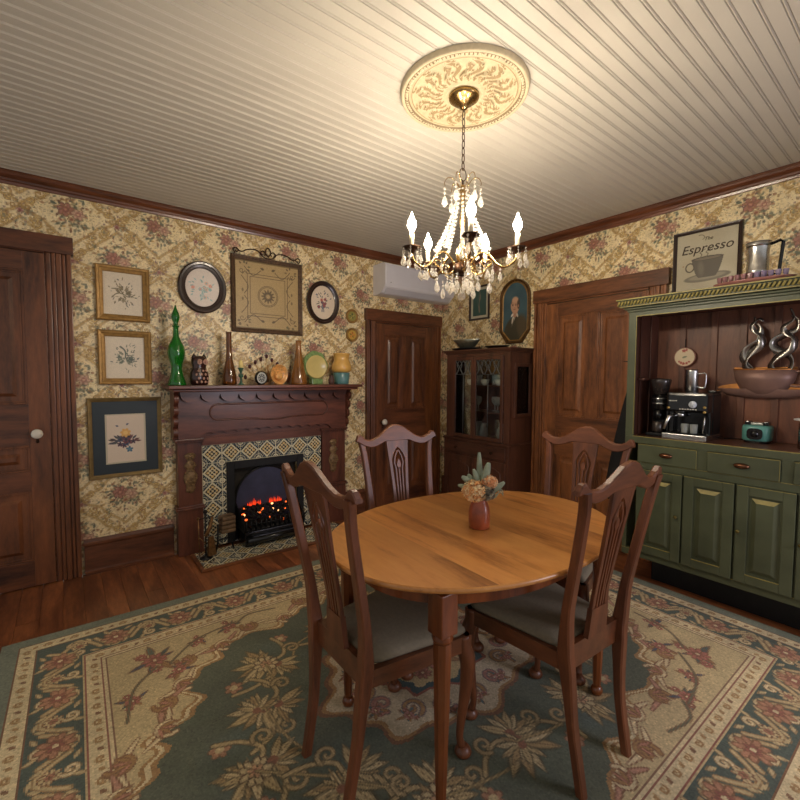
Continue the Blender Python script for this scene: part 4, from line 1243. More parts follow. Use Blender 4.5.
# bead strands from crown to arms
for k in range(10):
    a = 2 * PI * k / 10 + .15; c, s = math.cos(a), math.sin(a)
    g = G(); nb = 17
    for i in range(nb):
        t = i / (nb - 1); rr = .022 + .098 * t ** 1.25 ; z_ = 2.165 - .265 * t ** .85
        R = .0052 + .0048 * t
        g.lathe([(.0001, -R), (R * .8, -R * .5), (R, 0), (R * .8, R * .5), (.0001, R)], (rr * c, rr * s, Z(z_)), seg=6, smooth=False)
    g.build('bead_strand', M['crystal'], ch)
bulb_m = bpy.data.materials.new('lit_bulb'); bulb_m.use_nodes = True
_b = bulb_m.node_tree.nodes['Principled BSDF']; _b.inputs['Base Color'].default_value = (1, .9, .75, 1)
_b.inputs['Emission Color'].default_value = lin4((255, 238, 212)); _b.inputs['Emission Strength'].default_value = BULB_STRENGTH
wax = plain('ivory_candle_sleeve', (240, 224, 188), .5, var=.05)
for k in range(5):
    a = math.radians(224.1 + 8 + 72 * k); c, s = math.cos(a), math.sin(a)
    f = lambda rr, z_: (rr * c, rr * s, Z(z_))
    g = G()
    P = smooth_path([(.030, 1.832), (.058, 1.872), (.088, 1.893), (.118, 1.876), (.148, 1.840), (.180, 1.822), (.212, 1.834), (.231, 1.858), (.235, 1.878)], 6)
    g.tube([f(*p) for p in P], .0050, 8)
    P = [(.112 + .028 * (1 - i / 30) * math.cos(2.2 + i * .32) , 1.846 + .026 * (1 - i / 30) * math.sin(2.2 + i * .32)) for i in range(24)]
    g.tube([f(*p) for p in P], .0034, 6)
    P = smooth_path([(.034, 1.822), (.062, 1.80), (.092, 1.803), (.108, 1.826), (.128, 1.842)], 5)
    g.tube([f(*p) for p in P], .0036, 6)
    arm = g.build('arm', M['brass'], ch)
    g = G(); g.lathe([(.006, -.018), (.012, -.012), (.015, 0), (.033, .004), (.040, .011), (.037, .011), (.028, .007), (.012, .006), (.012, .014)], (.235 * c, .235 * s, Z(1.888)), seg=20)
    g.build('drip_pan', M['brass_dark'], ch)
    g = G(); g.lathe([(.0098, 0), (.0098, .062), (.006, .063)], (.235 * c, .235 * s, Z(1.903)), seg=14); sl = g.build('candle_sleeve', wax, ch)
    g = G(); g.lathe([(.0065, 0), (.013, .008), (.0180, .020), (.0185, .029), (.014, .044), (.007, .059), (.003, .071), (.0001, .078)], (.235 * c, .235 * s, Z(1.9665)), seg=16)
    g.build('bulb', bulb_m, ch)
    for j in range(7):
        b = 2 * PI * j / 7 + .3 * k
        drop(.235 * c + .039 * math.cos(b), .235 * s + .039 * math.sin(b), Z(1.897), rnd.choice([.95, 1.1, 1.25, 1.4]))
    for (rr, z_, sc) in ((.072, 1.803, 1.3), (.120, 1.80, 1.45), (.165, 1.836, 1.2), (.100, 1.87, 1.0)):
        drop(rr * c - .004 * s, rr * s + .004 * c, Z(z_), sc)
for j in range(9):
    b = 2 * PI * j / 9; drop(.046 * math.cos(b), .046 * math.sin(b), Z(1.806), 1.35)
g = G(); g.tube([(0, 0, Z(1.796)), (0, 0, Z(1.728))], .0014, 6); g.lathe([(.0001, Z(1.752)), (.005, Z(1.760)), (.0001, Z(1.768))], seg=6); g.build('finial_pin', M['brass'], ch)
g = G(); g.ball((0, 0, Z(1.708)), .0185, seg=12, rings=8); fb = g.build('finial_ball', M['crystal'], ch)
# ------------------------------------------------------------------ wall-hung things on the fireplace wall
ac = thing('air_conditioner', 'white wall-mounted air conditioner above the narrow closed door', 'air conditioner', (2.895, YA - .001, 2.155))
g = G()
pr = [(0, .0), (-.10, .0), (-.135, .012), (-.195, .062), (-.205, .085), (-.205, .26), (-.192, .285), (-.16, .292), (0, .292)]
g.prism(pr, -.462, .462, plane='yz'); g.build('housing', plain('aircon_white', (222, 220, 226), .35, var=.02), ac)
g = G(); g.box(-.44, .44, -.2085, -.2055, .088, .27, .002); g.build('front_panel', plain('aircon_panel', (214, 212, 220), .3, var=.02), ac)
g = G(); g.T = Matrix.Translation((0, -.165, .032)) @ Euler((math.radians(-50), 0, 0)).to_matrix().to_4x4()
g.box(-.43, .43, -.035, .035, -.001, .004, .001); g.build('air_flap', plain('aircon_flap', (196, 194, 202), .4, var=.02), ac)
g = G(); g.box(-.40, -.392, -.210, -.2085, .10, .106); g.build('indicator', M['blackmatt'], ac)

def frame_loft(g, outline, prof):
    """outline(inset) -> [(x, z)]; prof [(inset, y)]"""
    g.loft([[(x, y, z) for x, z in outline(i)] for i, y in prof])
def rect_out(w, h): return lambda i: [(-w / 2 + i, i), (w / 2 - i, i), (w / 2 - i, h - i), (-w / 2 + i, h - i)]
def oval_out(a, b, n=48): return lambda i: [((a - i) * math.cos(2 * PI * k / n), b + (b - i) * math.sin(2 * PI * k / n)) for k in range(n)]

def picture(name, label, cat, loc, rz, w, h, fw, fmat, paint, shape='rect', depth=.024, res=.0035, group=None, glass=True, prof=None, tilt=0):
    root = thing(name, label, cat, loc, rz, group)
    root.rotation_euler = (tilt, 0, rz)
    out = rect_out(w, h) if shape == 'rect' else oval_out(w / 2, h / 2)
    g = G()
    prof = prof or [(0, -.001), (0, -depth * .8), (fw * .15, -depth), (fw * .45, -depth * .92), (fw * .55, -depth * .72), (fw * .85, -depth * .6), (fw, -depth * .5), (fw, -.004)]
    prof = [(i, y) for i, y in prof] + [(0, -.001)]
    frame_loft(g, out, prof)
    g.build('frame', fmat, root)
    iw, ih = w - 2 * fw + .004, h - 2 * fw + .004
    cv = Canvas(iw, ih, res, (220, 210, 190)); paint(cv)
    keep = None
    if shape == 'oval': keep = lambda u, v: ((u - iw / 2) / (iw / 2)) ** 2 + ((v - ih / 2) / (ih / 2)) ** 2 < 1
    panel_grid('picture', cv, M['paper'], root, -iw / 2, fw - .002, -.006, keep)
    g = G(); g.box(-w / 2 + fw * .5, w / 2 - fw * .5, -.004, -.0015, fw * .5, h - fw * .5) if shape == 'rect' else g.prism(oval_out(w / 2 - fw * .6, h / 2 - fw * .6)(0), -.004, -.0015)
    if shape != 'rect': g.v = [(x, y, z + fw * .6) for x, y, z in g.v]
    g.build('backing', M['darkframe'], root)
    return root

R_ = random.Random(17)
def sprig_art(cols, seed, petals=True, spread=.36, n=60):
    def f(c):
        r = random.Random(seed); cx, cy = c.w / 2, c.h / 2; q = min(c.w, c.h)
        c.a[:] = (222, 208, 186); c.grain(.02, seed)
        for k in range(n):
            a = r.uniform(0, 6.3); d = r.uniform(0, spread) * q
            x, y = cx + d * math.cos(a), cy + d * 1.15 * math.sin(a)
            c.leaf(x, y, r.uniform(.05, .12) * q, r.uniform(.010, .022) * q, a + r.uniform(-.9, .9), r.choice(cols), .85)
        for k in range(9):
            a = r.uniform(0, 6.3); x, y = cx + .15 * q * math.cos(a), cy + .18 * q * math.sin(a)
            c.blob(x, y, .07 * q, .035 * q, a, r.choice(cols), .8, wob=.2)
        for k in range(3):
            a = r.uniform(0, 6.3); c.curve([(cx, cy), (cx + .15 * q * math.cos(a), cy + .2 * q * math.sin(a)), (cx + .3 * q * math.cos(a + .4), cy + .36 * q * math.sin(a + .4))], .005, cols[0], .8)
    return f
def bouquet_art(cols, leafs, seed, R=.2, base=(222, 208, 190)):
    def f(c):
        r = random.Random(seed); cx, cy = c.w / 2, c.h / 2; q = min(c.w, c.h)
        c.a[:] = base; c.grain(.02, seed)
        for k in range(22):
            a = r.uniform(0, 6.3); d = r.uniform(.3, 1.25) * R * q
            c.leaf(cx + d * .8 * math.cos(a), cy + d * math.sin(a), .11 * q, .022 * q, a + r.uniform(-.6, .6), r.choice(leafs), .9)
        for k in range(9):
            a = r.uniform(0, 6.3); d = r.uniform(0, .8) * R * q
            c.flower(cx + d * math.cos(a), cy + d * 1.1 * math.sin(a), r.uniform(.05, .075) * q, r.choice(cols), r.choice(cols), 6, r.random())
        for k in range(3):
            c.curve([(cx, cy - .1 * q), (cx + .03 * q * (k - 1), cy - .22 * q), (cx + .05 * q * (k - 1), cy - .34 * q)], .004, leafs[0], .8)
    return f
G2 = 'botanical prints in gilt frames'
picture('framed_print', 'gilt-framed pale botanical print with brown-grey sprigs, upper of two by the left door', 'framed print', (.334, YA, 1.730), 0, .315, .372, .042, M['gold'], sprig_art([(106, 96, 70), (128, 112, 84), (84, 84, 78), (140, 122, 90)], 5), group=G2, depth=.034)
picture('framed_print', 'gilt-framed pale print of green fern leaves, below the brown-sprig print', 'framed print', (.336, YA, 1.291), 0, .315, .372, .042, M['gold'], sprig_art([(78, 90, 80), (96, 106, 90), (66, 74, 76), (112, 116, 96)], 9), group=G2, depth=.034)
def matted(c):
    c.a[:] = (36, 48, 56); q = c.w
    x0, x1, y0, y1 = c.w * .19, c.w * .80, c.h * .14, c.h * .82
    c.rect(x0, x1, y0, y1, (196, 186, 160)); c.rect(x0 + .008, x1 - .008, y0 + .008, y1 - .008, (222, 204, 184))
    r = random.Random(6); cx, cy = (x0 + x1) / 2, (y0 + y1) / 2 - .01
    for k in range(20):
        a = r.uniform(-.5, 3.6); d = r.uniform(.01, .055)
        c.leaf(cx + d * math.cos(a) * 1.4, cy - .01 + d * .6 * math.sin(a), .04, .008, a, r.choice([(60, 62, 72), (78, 84, 78), (96, 58, 56), (70, 60, 60)]), .9)
    for k in range(14):
        c.flower(cx + r.uniform(-.05, .05), cy + r.uniform(-.045, .03), .019, r.choice([(84, 56, 72), (132, 62, 66), (70, 80, 106), (104, 70, 80)]), (60, 50, 66), 5, r.random())
    c.flower(cx - .002, cy + .05, .032, (226, 172, 96), (238, 196, 120), 7, .3)
    c.flower(cx + .02, cy - .068, .022, (62, 104, 130), (90, 130, 150), 5, .3)
    for s in (-1, 1): c.leaf(cx - .03 + s * .03, cy + .105, .022, .007, .5 * s, (84, 92, 116))
picture('framed_print', 'square print of blue, red and yellow flowers in a dark green mat beside the mantel', 'framed print', (.328, YA, .643), 0, .440, .555, .026, M['gold_dull'], matted, depth=.022)
GO = 'oval flower pictures above the mantel'
picture('oval_picture', 'large dark oval frame with pale blue and pink flowers, above the green bottle and owl', 'oval picture', (.850, YA, 1.832), 0, .345, .39, .05, M['darkframe'], bouquet_art([(220, 150, 130), (226, 176, 150), (150, 184, 184)], [(150, 184, 184), (160, 190, 186), (132, 168, 166)], 3, .34, (226, 214, 204)), 'oval', .030, group=GO)
picture('oval_picture', 'smaller dark oval frame with red and blue flowers, beside the square tapestry', 'oval picture', (1.875, YA, 1.832), 0, .325, .385, .042, M['darkframe'], bouquet_art([(170, 84, 76), (196, 118, 96), (110, 84, 96)], [(70, 82, 108), (86, 92, 96), (110, 104, 90)], 8, .32, (224, 206, 184)), 'oval', .030, group=GO)
def tapestry(c):
    c.a[:] = (176, 150, 102); c.grain(.05, 7); cx, cy = c.w / 2, c.h / 2; q = c.w; ink = (82, 66, 44); ink2 = (104, 86, 56)
    c.rect(0, c.w, 0, .012, (120, 98, 60)); c.rect(0, c.w, c.h - .012, c.h, (120, 98, 60))
    for d in (.19, .165): c.stroke([(cx - d * q / .6, cy - d * q / .6), (cx + d * q / .6, cy - d * q / .6), (cx + d * q / .6, cy + d * q / .6), (cx - d * q / .6, cy + d * q / .6), (cx - d * q / .6, cy - d * q / .6)][:5], .005, ink, .8)
    for rr in (.085, .075, .03): c.ring(cx, cy, rr, rr, .004, ink, .9)
    for k in range(12):
        a = 2 * PI * k / 12; c.leaf(cx + .012 * math.cos(a), cy + .012 * math.sin(a), .055, .010, a, ink, .75)
    for sx in (-1, 1):
        for sy in (-1, 1):
            r = random.Random(3 + sx + 2 * sy)
            c.curve([(cx + sx * .06, cy + sy * .205), (cx + sx * .12, cy + sy * .16), (cx + sx * .165, cy + sy * .19), (cx + sx * .195, cy + sy * .225)], .005, ink, .85)
            c.curve([(cx + sx * .195, cy + sy * .01), (cx + sx * .165, cy + sy * .07), (cx + sx * .22, cy + sy * .15)], .005, ink, .85)
            c.scroll(cx + sx * .215, cy + sy * .19, .024, 0, 1.2, .005, ink, .8)
            for k in range(8):
                a = r.uniform(0, 6.3); c.leaf(cx + sx * .20 + .03 * math.cos(a), cy + sy * .215 + .03 * math.sin(a), .03, .008, a, r.choice([ink, ink2, (96, 92, 60)]), .8)
            c.leaf(cx + sx * .03, cy + sy * .215, .04, .012, PI / 2 - sx * 1.2, ink, .8); c.leaf(cx + sx * .21, cy + sy * .02, .035, .010, PI / 2 * sy, ink2, .8)
tp = picture('wall_tapestry', 'square tan tapestry panel with a round centre motif and iron scroll on top', 'wall hanging', (1.364, YA, 1.71), 0, .605, .615, .034, M['brownframe'], tapestry, depth=.03, res=.003)
g = G(); zt2 = .62
for s in (-1, 1):
    g.tube([(p[0] * s, -.02, p[1]) for p in smooth_path([(.27, zt2 + .0), (.285, zt2 + .03), (.262, zt2 + .045), (.244, zt2 + .028), (.256, zt2 + .012), (.266, zt2 + .022)], 5)], .0045, 6)
    g.tube([(p[0] * s, -.02, p[1]) for p in smooth_path([(.262, zt2 + .045), (.22, zt2 + .02), (.17, zt2 + .045), (.10, zt2 + .052), (.045, zt2 + .02)], 6)], .0045, 6)
    g.tube([(p[0] * s, -.02, p[1]) for p in smooth_path([(0, zt2 + .0), (.035, zt2 + .004), (.065, zt2 + .03), (.045, zt2 + .055), (.022, zt2 + .04), (.03, zt2 + .022)], 5)], .0045, 6)
    g.tube([(p[0] * s, -.02, p[1]) for p in smooth_path([(0, zt2 + .01), (.022, zt2 + .045), (.012, zt2 + .078), (0, zt2 + .085)], 5)], .0045, 6)
g.build('iron_scroll', M['iron_scroll'], tp)
def plate_art(base, mid):
    def f(c):
        c.a[:] = base; cx, cy = c.w / 2, c.h / 2
        for k in range(9):
            a = k * 1.3; c.leaf(cx + .004 * math.cos(a), cy + .004 * math.sin(a), .026, .007, a, mid[k % len(mid)], .9)
    return f
GP = 'small round plaques beside the narrow door'
picture('wall_plaque', 'small round green and gold plaque, upper of two beside the door casing', 'plaque', (2.185, YA, 1.862), 0, .118, .118, .020, M['gold'], plate_art((150, 140, 70), [(70, 84, 48), (96, 104, 56), (190, 172, 96)]), 'oval', .014, group=GP, res=.003)
picture('wall_plaque', 'small round orange and gold plaque, lower of two beside the door casing', 'plaque', (2.187, YA, 1.685), 0, .118, .118, .020, M['gold'], plate_art((200, 160, 70), [(196, 104, 44), (120, 96, 40), (214, 140, 60)]), 'oval', .014, group=GP, res=.003)

# ------------------------------------------------------------------ ornaments on the mantel shelf
def lathe_thing(name, label, cat, loc, prof, mat, part='body', seg=24, group=None, rz=0):
    t = thing(name, label, cat, loc, rz, group); g = G(); g.lathe(prof, seg=seg); g.build(part, mat, t); return t
SZ = SH + .0008
green_g = plain('green_glass', (22, 128, 34), .08, var=.25, scale=20, trans=.45, coat=.6)
t = thing('decanter', 'tall bright green glass decanter with pointed stopper on the mantel', 'decanter', (.632, 3.42, SZ))
g = G(); g.lathe([(.052, 0), (.054, .006), (.049, .03), (.037, .075), (.031, .12), (.036, .165), (.048, .205), (.052, .24), (.046, .285), (.028, .33), (.018, .36), (.0155, .40), (.015, .425), (.021, .431), (.021, .438), (.014, .44)], seg=26); g.build('bottle', green_g, t)
g = G(); g.lathe([(.008, .441), (.016, .445), (.012, .455), (.020, .475), (.025, .50), (.020, .528), (.010, .558), (.004, .582), (.0001, .592)], seg=18); g.build('stopper', green_g, t)
t = thing('owl_figurine', 'dark brown ceramic owl with pale spots on the mantel', 'figurine', (.782, 3.42, SZ), .35)
g = G(); g.lathe([(.052, 0), (.062, .008), (.070, .05), (.066, .09), (.052, .12), (.050, .135), (.056, .16), (.056, .19), (.040, .212), (.0001, .217)], seg=26, sy=.8)
for s in (-1, 1): g.lathe([(.020, .0), (.012, .022), (.0001, .038)], (s * .040, 0, .196), seg=8)
ob = g.build('body', plain('owl_glaze', (52, 28, 24), .25, var=.3, scale=40, coat=.5), t)
sp = plain('owl_spots', (190, 150, 130), .4, var=.2, scale=60)
g = G()
for s in (-1, 1):
    g.T = Matrix.Translation((s * .023, -.046, .170)); g.lathe([(.019, .004), (.020, 0), (.013, -.002), (.012, .002)], axis='y', seg=16)
    g.ball((0, -.001, 0), .007, seg=8, rings=5)
for zz, xs2 in ((.105, (-.03, 0, .03)), (.078, (-.046, -.016, .016, .046)), (.05, (-.034, 0, .034)), (.024, (-.044, -.015, .015, .044))):
    for x_ in xs2:
        rr = float(np.interp(zz, [0, .05, .09, .12], [.062, .070, .066, .052])); y_ = -.8 * math.sqrt(max(0, rr * rr - x_ * x_))
        g.T = Matrix.Translation((x_, y_, zz)); g.ball((0, 0, 0), .0095, sy=.35, seg=8, rings=5)
g.T = Matrix.Identity(4); g.build('spots', sp, t)['kind'] = 'stuff'
amber = plain('brown_glass', (112, 66, 26), .1, var=.3, scale=14, trans=.35, coat=.5)
lathe_thing('bottle_vase', 'slender brown glass bottle under the corner of the square tapestry', 'bottle', (1.0, 3.43, SZ), [(.040, 0), (.047, .006), (.049, .03), (.045, .08), (.034, .14), (.024, .19), (.019, .25), (.018, .33), (.018, .39), (.0195, .405), (.015, .405)], amber)
t = thing('candlestick', 'little green candlestick with a cream candle on the mantel', 'candlestick', (1.078, 3.40, SZ))
g = G(); g.lathe([(.022, 0), (.024, .004), (.012, .014), (.007, .03), (.007, .055), (.018, .064), (.019, .078), (.007, .088), (.010, .10), (.021, .128), (.022, .132)], seg=20); g.build('holder', plain('green_candlestick_glaze', (60, 98, 78), .3, var=.2, coat=.4), t)
g = G(); g.lathe([(.014, .133), (.017, .145), (.016, .175), (.010, .19), (.0001, .196)], seg=14); g.build('candle', plain('cream_candle', (236, 214, 140), .5), t)
t = thing('seedpod_spray', 'fan of thin stalks with dark red seed pods behind the round clock', 'dried stems', (1.30, 3.50, SZ))
g = G(); gp = G()
for k, (dx, hz) in enumerate(((-.155, .055), (-.12, .135), (-.075, .168), (-.03, .192), (.02, .215), (.065, .188), (.11, .158), (.155, .122))):
    g.tube([(dx * .25, 0, .012), (dx * .6, .0, hz * .55), (dx, .0, hz - .01)], .0022, 5); gp.ball((dx, -.001, hz), .0135, sz=1.25, seg=8, rings=6)
g.tube([(0.03, -.001, 0), (.03, -.001, .15)], .006, 6)
g.box(-.05, .05, -.018, .018, 0, .016, .004)
g.build('stalks', plain('pale_stalk', (170, 128, 80), .6), t)['kind'] = 'stuff'; gp.build('seed_pods', plain('dark_red_pod', (72, 26, 28), .5, var=.3), t)['kind'] = 'stuff'
t = thing('desk_clock', 'small round black-rimmed clock with a pale face on the mantel', 'clock', (1.232, 3.39, SZ), .3)
g = G(); g.T = Matrix.Translation((0, 0, .055)); g.lathe([(.0001, .016), (.050, .016), (.055, .008), (.055, -.010), (.047, -.014), (.044, -.008)], axis='y', seg=30, cap=False); g.T = Matrix.Identity(4); g.box(-.02, .02, -.008, .014, 0, .012); g.build('case', M['black'], t)
cv = Canvas(.092, .092, .003, (196, 200, 196)); 
for k in range(8):
    a = 2 * PI * k / 8; cv.leaf(.046 + .006 * math.cos(a), .046 + .006 * math.sin(a), .032, .006, a, (60, 64, 70))
cv.ring(.046, .046, .03, .03, .003, (70, 74, 78)); panel_grid('face', cv, M['paper'], t, -.046, .009, -.009, keep=lambda u, v: (u - .046) ** 2 + (v - .046) ** 2 < .0455 ** 2)
t = thing('shell_bowl', 'mottled peach shell dish standing beside the round clock', 'dish', (1.388, 3.41, SZ), .25)
g = G()
g.lathe([(.0001, .022), (.03, .030), (.062, .028), (.078, .010), (.083, -.012), (.079, -.014), (.070, .004), (.05, .014), (.0001, .012)], (0, 0, .084), axis='y', seg=28, cap=False)
g.box(-.03, .03, -.01, .03, 0, .012, .004); g.ball((0, -.006, .068), .030, sx=1.3, sy=.5, seg=12, rings=8)
g.build('dish', plain('mottled_shell', (222, 166, 98), .35, var=.35, scale=50, coat=.3, bump=.3), t)
lathe_thing('bottle_vase', 'tall amber glass bottle beside the green-rimmed plate on the mantel', 'bottle', (1.572, 3.43, SZ), [(.070, 0), (.073, .008), (.066, .06), (.050, .13), (.036, .20), (.026, .27), (.022, .32), (.024, .345), (.027, .35), (.018, .352)], plain('amber_glass', (160, 104, 44), .1, var=.35, scale=12, trans=.4, coat=.5))
t = thing('standing_plate', 'cream plate with leafy green rim standing upright on the mantel', 'plate', (1.755, 3.475, SZ), .12)
g = G()
P = []; n = 48
for k in range(n):
    a = 2 * PI * k / n; P.append((.108 * math.cos(a) * (1 + .05 * math.cos(5 * a)), .158 + .118 * math.sin(a) * (1 + .04 * math.cos(7 * a))))
g.prism(P, .0, .010, smooth=False); g.box(-.05, .05, -.03, .03, 0, .046, .006)
g.build('rim', plain('leafy_green_glaze', (126, 156, 98), .35, var=.35, scale=45, coat=.4, bump=.4), t)
g = G(); g.lathe([(.0001, -.004), (.075, -.006), (.088, -.016), (.096, -.018), (.097, -.010), (.088, -.0005)], (0, 0, .144), axis='y', seg=36, cap=False); g.build('dish', plain('cream_yellow_glaze', (216, 198, 130), .25, var=.06, coat=.5), t)
lathe_thing('pot', 'tiny dark stoneware jar between the standing plate and the yellow pot', 'jar', (1.858, 3.38, SZ), [(.022, 0), (.026, .006), (.027, .04), (.020, .055), (.017, .07), (.021, .076), (.012, .078)], plain('speckled_stoneware', (78, 52, 46), .5, var=.4, scale=80))
t = thing('jar', 'yellow bulging pot on a teal base at the end of the mantel', 'pot', (1.985, 3.42, SZ))
g = G(); g.lathe([(.058, 0), (.062, .005), (.064, .03), (.070, .095), (.066, .100), (.0001, .101)], seg=28); g.build('base', plain('teal_glaze', (90, 134, 136), .3, var=.15, coat=.4), t)
g = G(); g.lathe([(.060, .102), (.078, .112), (.086, .135), (.083, .165), (.068, .20), (.062, .225), (.069, .258), (.076, .268), (.070, .270), (.055, .240)], seg=28); g.build('pot', plain('yellow_glaze', (220, 172, 92), .25, var=.12, coat=.5), t)

# ------------------------------------------------------------------ fireplace tools and leather bellows on the hearth
t = thing('fire_tool_stand', 'black iron fire tool stand with brush and hanging tools on the hearth tiles', 'fire tools', (.775, 3.30, .0195), .2)
g = G()
g.lathe([(.045, 0), (.045, .006), (.012, .014), (.008, .03)], seg=18); g.tube([(0, 0, .02), (0, 0, .33)], .006, 8); g.ball((0, 0, .345), .016, seg=10, rings=8)
g.tube([(-.06, 0, .30), (.06, 0, .30)], .004, 6); g.build('stand', M['iron'], t)
rust = plain('aged_brass_tool', (120, 88, 54), .45, .6, var=.4, scale=50)
for s, nm in ((-1, 'poker'), (1, 'brush')):
    g = G()
    if nm == 'poker':
        g.tube([(-.055, -.008, .31), (-.055, -.012, .17), (-.050, -.012, .03)], .004, 6); g.tube([(-.055, -.012, .17), (-.025, -.02, .14), (-.008, -.02, .11)], .004, 6); g.ball((-.055, -.008, .31), .010, seg=8, rings=6)
    else:
        g.tube([(.045, -.014, .30), (.02, -.018, .22), (-.01, -.022, .17)], [.011, .015, .011], 8)
        g.loft([[(.03 + a, -.018 + b, .16) for a, b in ((-.016, -.010), (.016, -.010), (.016, .010), (-.016, .010))], [(.035 + a, -.018 + b, .02) for a, b in ((-.030, -.014), (.030, -.014), (.030, .014), (-.030, .014))]], cap=True)
    g.build(nm, rust, t)
t = thing('fire_bellows', 'brown leather bellows on a black stand beside the fire tools', 'bellows', (.93, 3.345, .0195), .12)
g = G()
for s in (-1, 1):
    g.tube([(s * .05 - .01, 0, .22), (s * .052 - .01, 0, .08), (s * .07 - .01, 0, .004)], .007, 8)
g.tube([(-.06, 0, .10), (.045, 0, .10)], .006, 8)
g.build('stand', M['iron'], t)
g = G()
for k in range(4):
    z_ = .150 + k * .032; g.box(-.050 + .003 * k, .062, -.045, .045, z_, z_ + .029, .012)
g.tube([(-.055, 0, .262), (-.02, 0, .278), (.03, 0, .278), (.060, 0, .262)], .012, 8)
g.build('bellows', plain('brown_leather_pleats', (104, 82, 60), .6, var=.35, scale=40, bump=.3), t)['kind'] = 'stuff'

# small corrections of size
for nm, sc in (('decanter', (1.14, 1.14, .97)), ('bottle_vase.001', (1.0, 1.0, 1.06)), ('standing_plate', (1.12, 1.0, 1.06)), ('jar', (1.06, 1.06, 1.03)), ('wall_plaque', (1.14, 1, 1.14)), ('wall_plaque.001', (1.14, 1, 1.14)), ('bottle_vase', (1.12, 1.12, 1.0)), ('seedpod_spray', (1.0, 1.0, 1.08))):
    bpy.data.objects[nm].scale = sc
# ------------------------------------------------------------------ china cabinet on the right wall
RB = -PI / 2
def wallB(y): return (XB - .0005, y, 0)            # local x runs towards the viewer's right (-Y), local y into the wall
cc = thing('china_cabinet', 'dark wooden china cabinet with leaded glass doors in the room corner', 'cabinet', (XB - .002, 2.735, .0005), RB)
W2, D = .390, .340
g = G()                                             # carcass
g.box(-W2, -W2 + .02, -D, 0, .765, 1.565); g.box(W2 - .02, W2, -D, -.285, .765, 1.565); g.box(W2 - .02, W2, -.06, 0, .765, 1.565)
g.box(W2 - .02, W2, -.285, -.06, 1.475, 1.565); g.box(W2 - .02, W2, -.285, -.06, .765, 1.0)
g.box(-W2 + .02, W2 - .02, -.012, 0, .765, 1.565); g.box(-W2, W2, -D, 0, 1.565, 1.572)
g.box(-W2, -.292, -D - .001, -D + .02, .765, 1.565); g.box(.322, W2, -D - .001, -D + .02, .765, 1.565)
g.box(-.292, .322, -D, -D + .02, 1.545, 1.565)
# lower case
g.box(-W2 - .012, W2 + .008, -D - .020, 0, .10, .745, .003)
for s in (-1, 1):
    g.box(s * (W2 - .03) - .025, s * (W2 - .03) + .025, -D - .014, -D + .03, .0, .10, .004); g.box(s * (W2 - .03) - .025, s * (W2 - .03) + .025, -.06, -.01, .0, .10, .004)
g.build('body', M['cab_z'], cc)
g = G()
g.box(-W2 - .024, W2 + .018, -D - .034, 0, .745, .757, .003); g.box(-W2 - .014, W2 + .010, -D - .024, 0, .757, .7645, .002); g.build('waist_moulding', M['cab_x'], cc)
g = G()
g.box(-W2 - .008, W2 + .008, -D - .012, 0, 1.5725, 1.585, .002); g.box(-W2 - .020, W2 + .020, -D - .026, 0, 1.585, 1.597, .004); g.box(-W2 - .032, W2 + .032, -D - .038, 0, 1.597, 1.610, .003)
g.build('cornice', M['cab_x'], cc)
for z_ in (1.03, 1.275):
    g = G(); g.box(-W2 + .021, W2 - .021, -D + .025, -.013, z_ - .012, z_); g.build('shelf', M['cab_x'], cc)
# drawer with two knobs, arched lower doors
g = G(); g.box(-W2 + .015, W2 - .02, -D - .032, -D - .0205, .615, .728, .004); dr = g.build('drawer', M['cab_x'], cc)
for s in (-1, 1):
    g = G(); g.T = Matrix.Translation((s * .22, -D - .032, .672)); g.lathe([(.010, -.022), (.014, -.018), (.012, -.010), (.006, -.004), (.010, 0)], axis='y', seg=14); g.build('knob', M['brass_dark'], dr)
for s in (-1, 1):
    g = G(); a, b = (-W2 + .015, -.003) if s < 0 else (.003, W2 - .02)
    g.box(a, b, -D - .030, -D - .0205, .13, .595, .003)
    w_ = b - a; P = [(a + .05, .18), (b - .05, .18)] + [(b - .05 - (w_ - .1) * i / 14, .50 + .045 * math.sin(PI * i / 14)) for i in range(15)]
    g.tube([(p[0], -D - .031, p[1]) for p in P], .005, 6, closed=True)
    g.build('lower_door', M['cab_z'], cc)
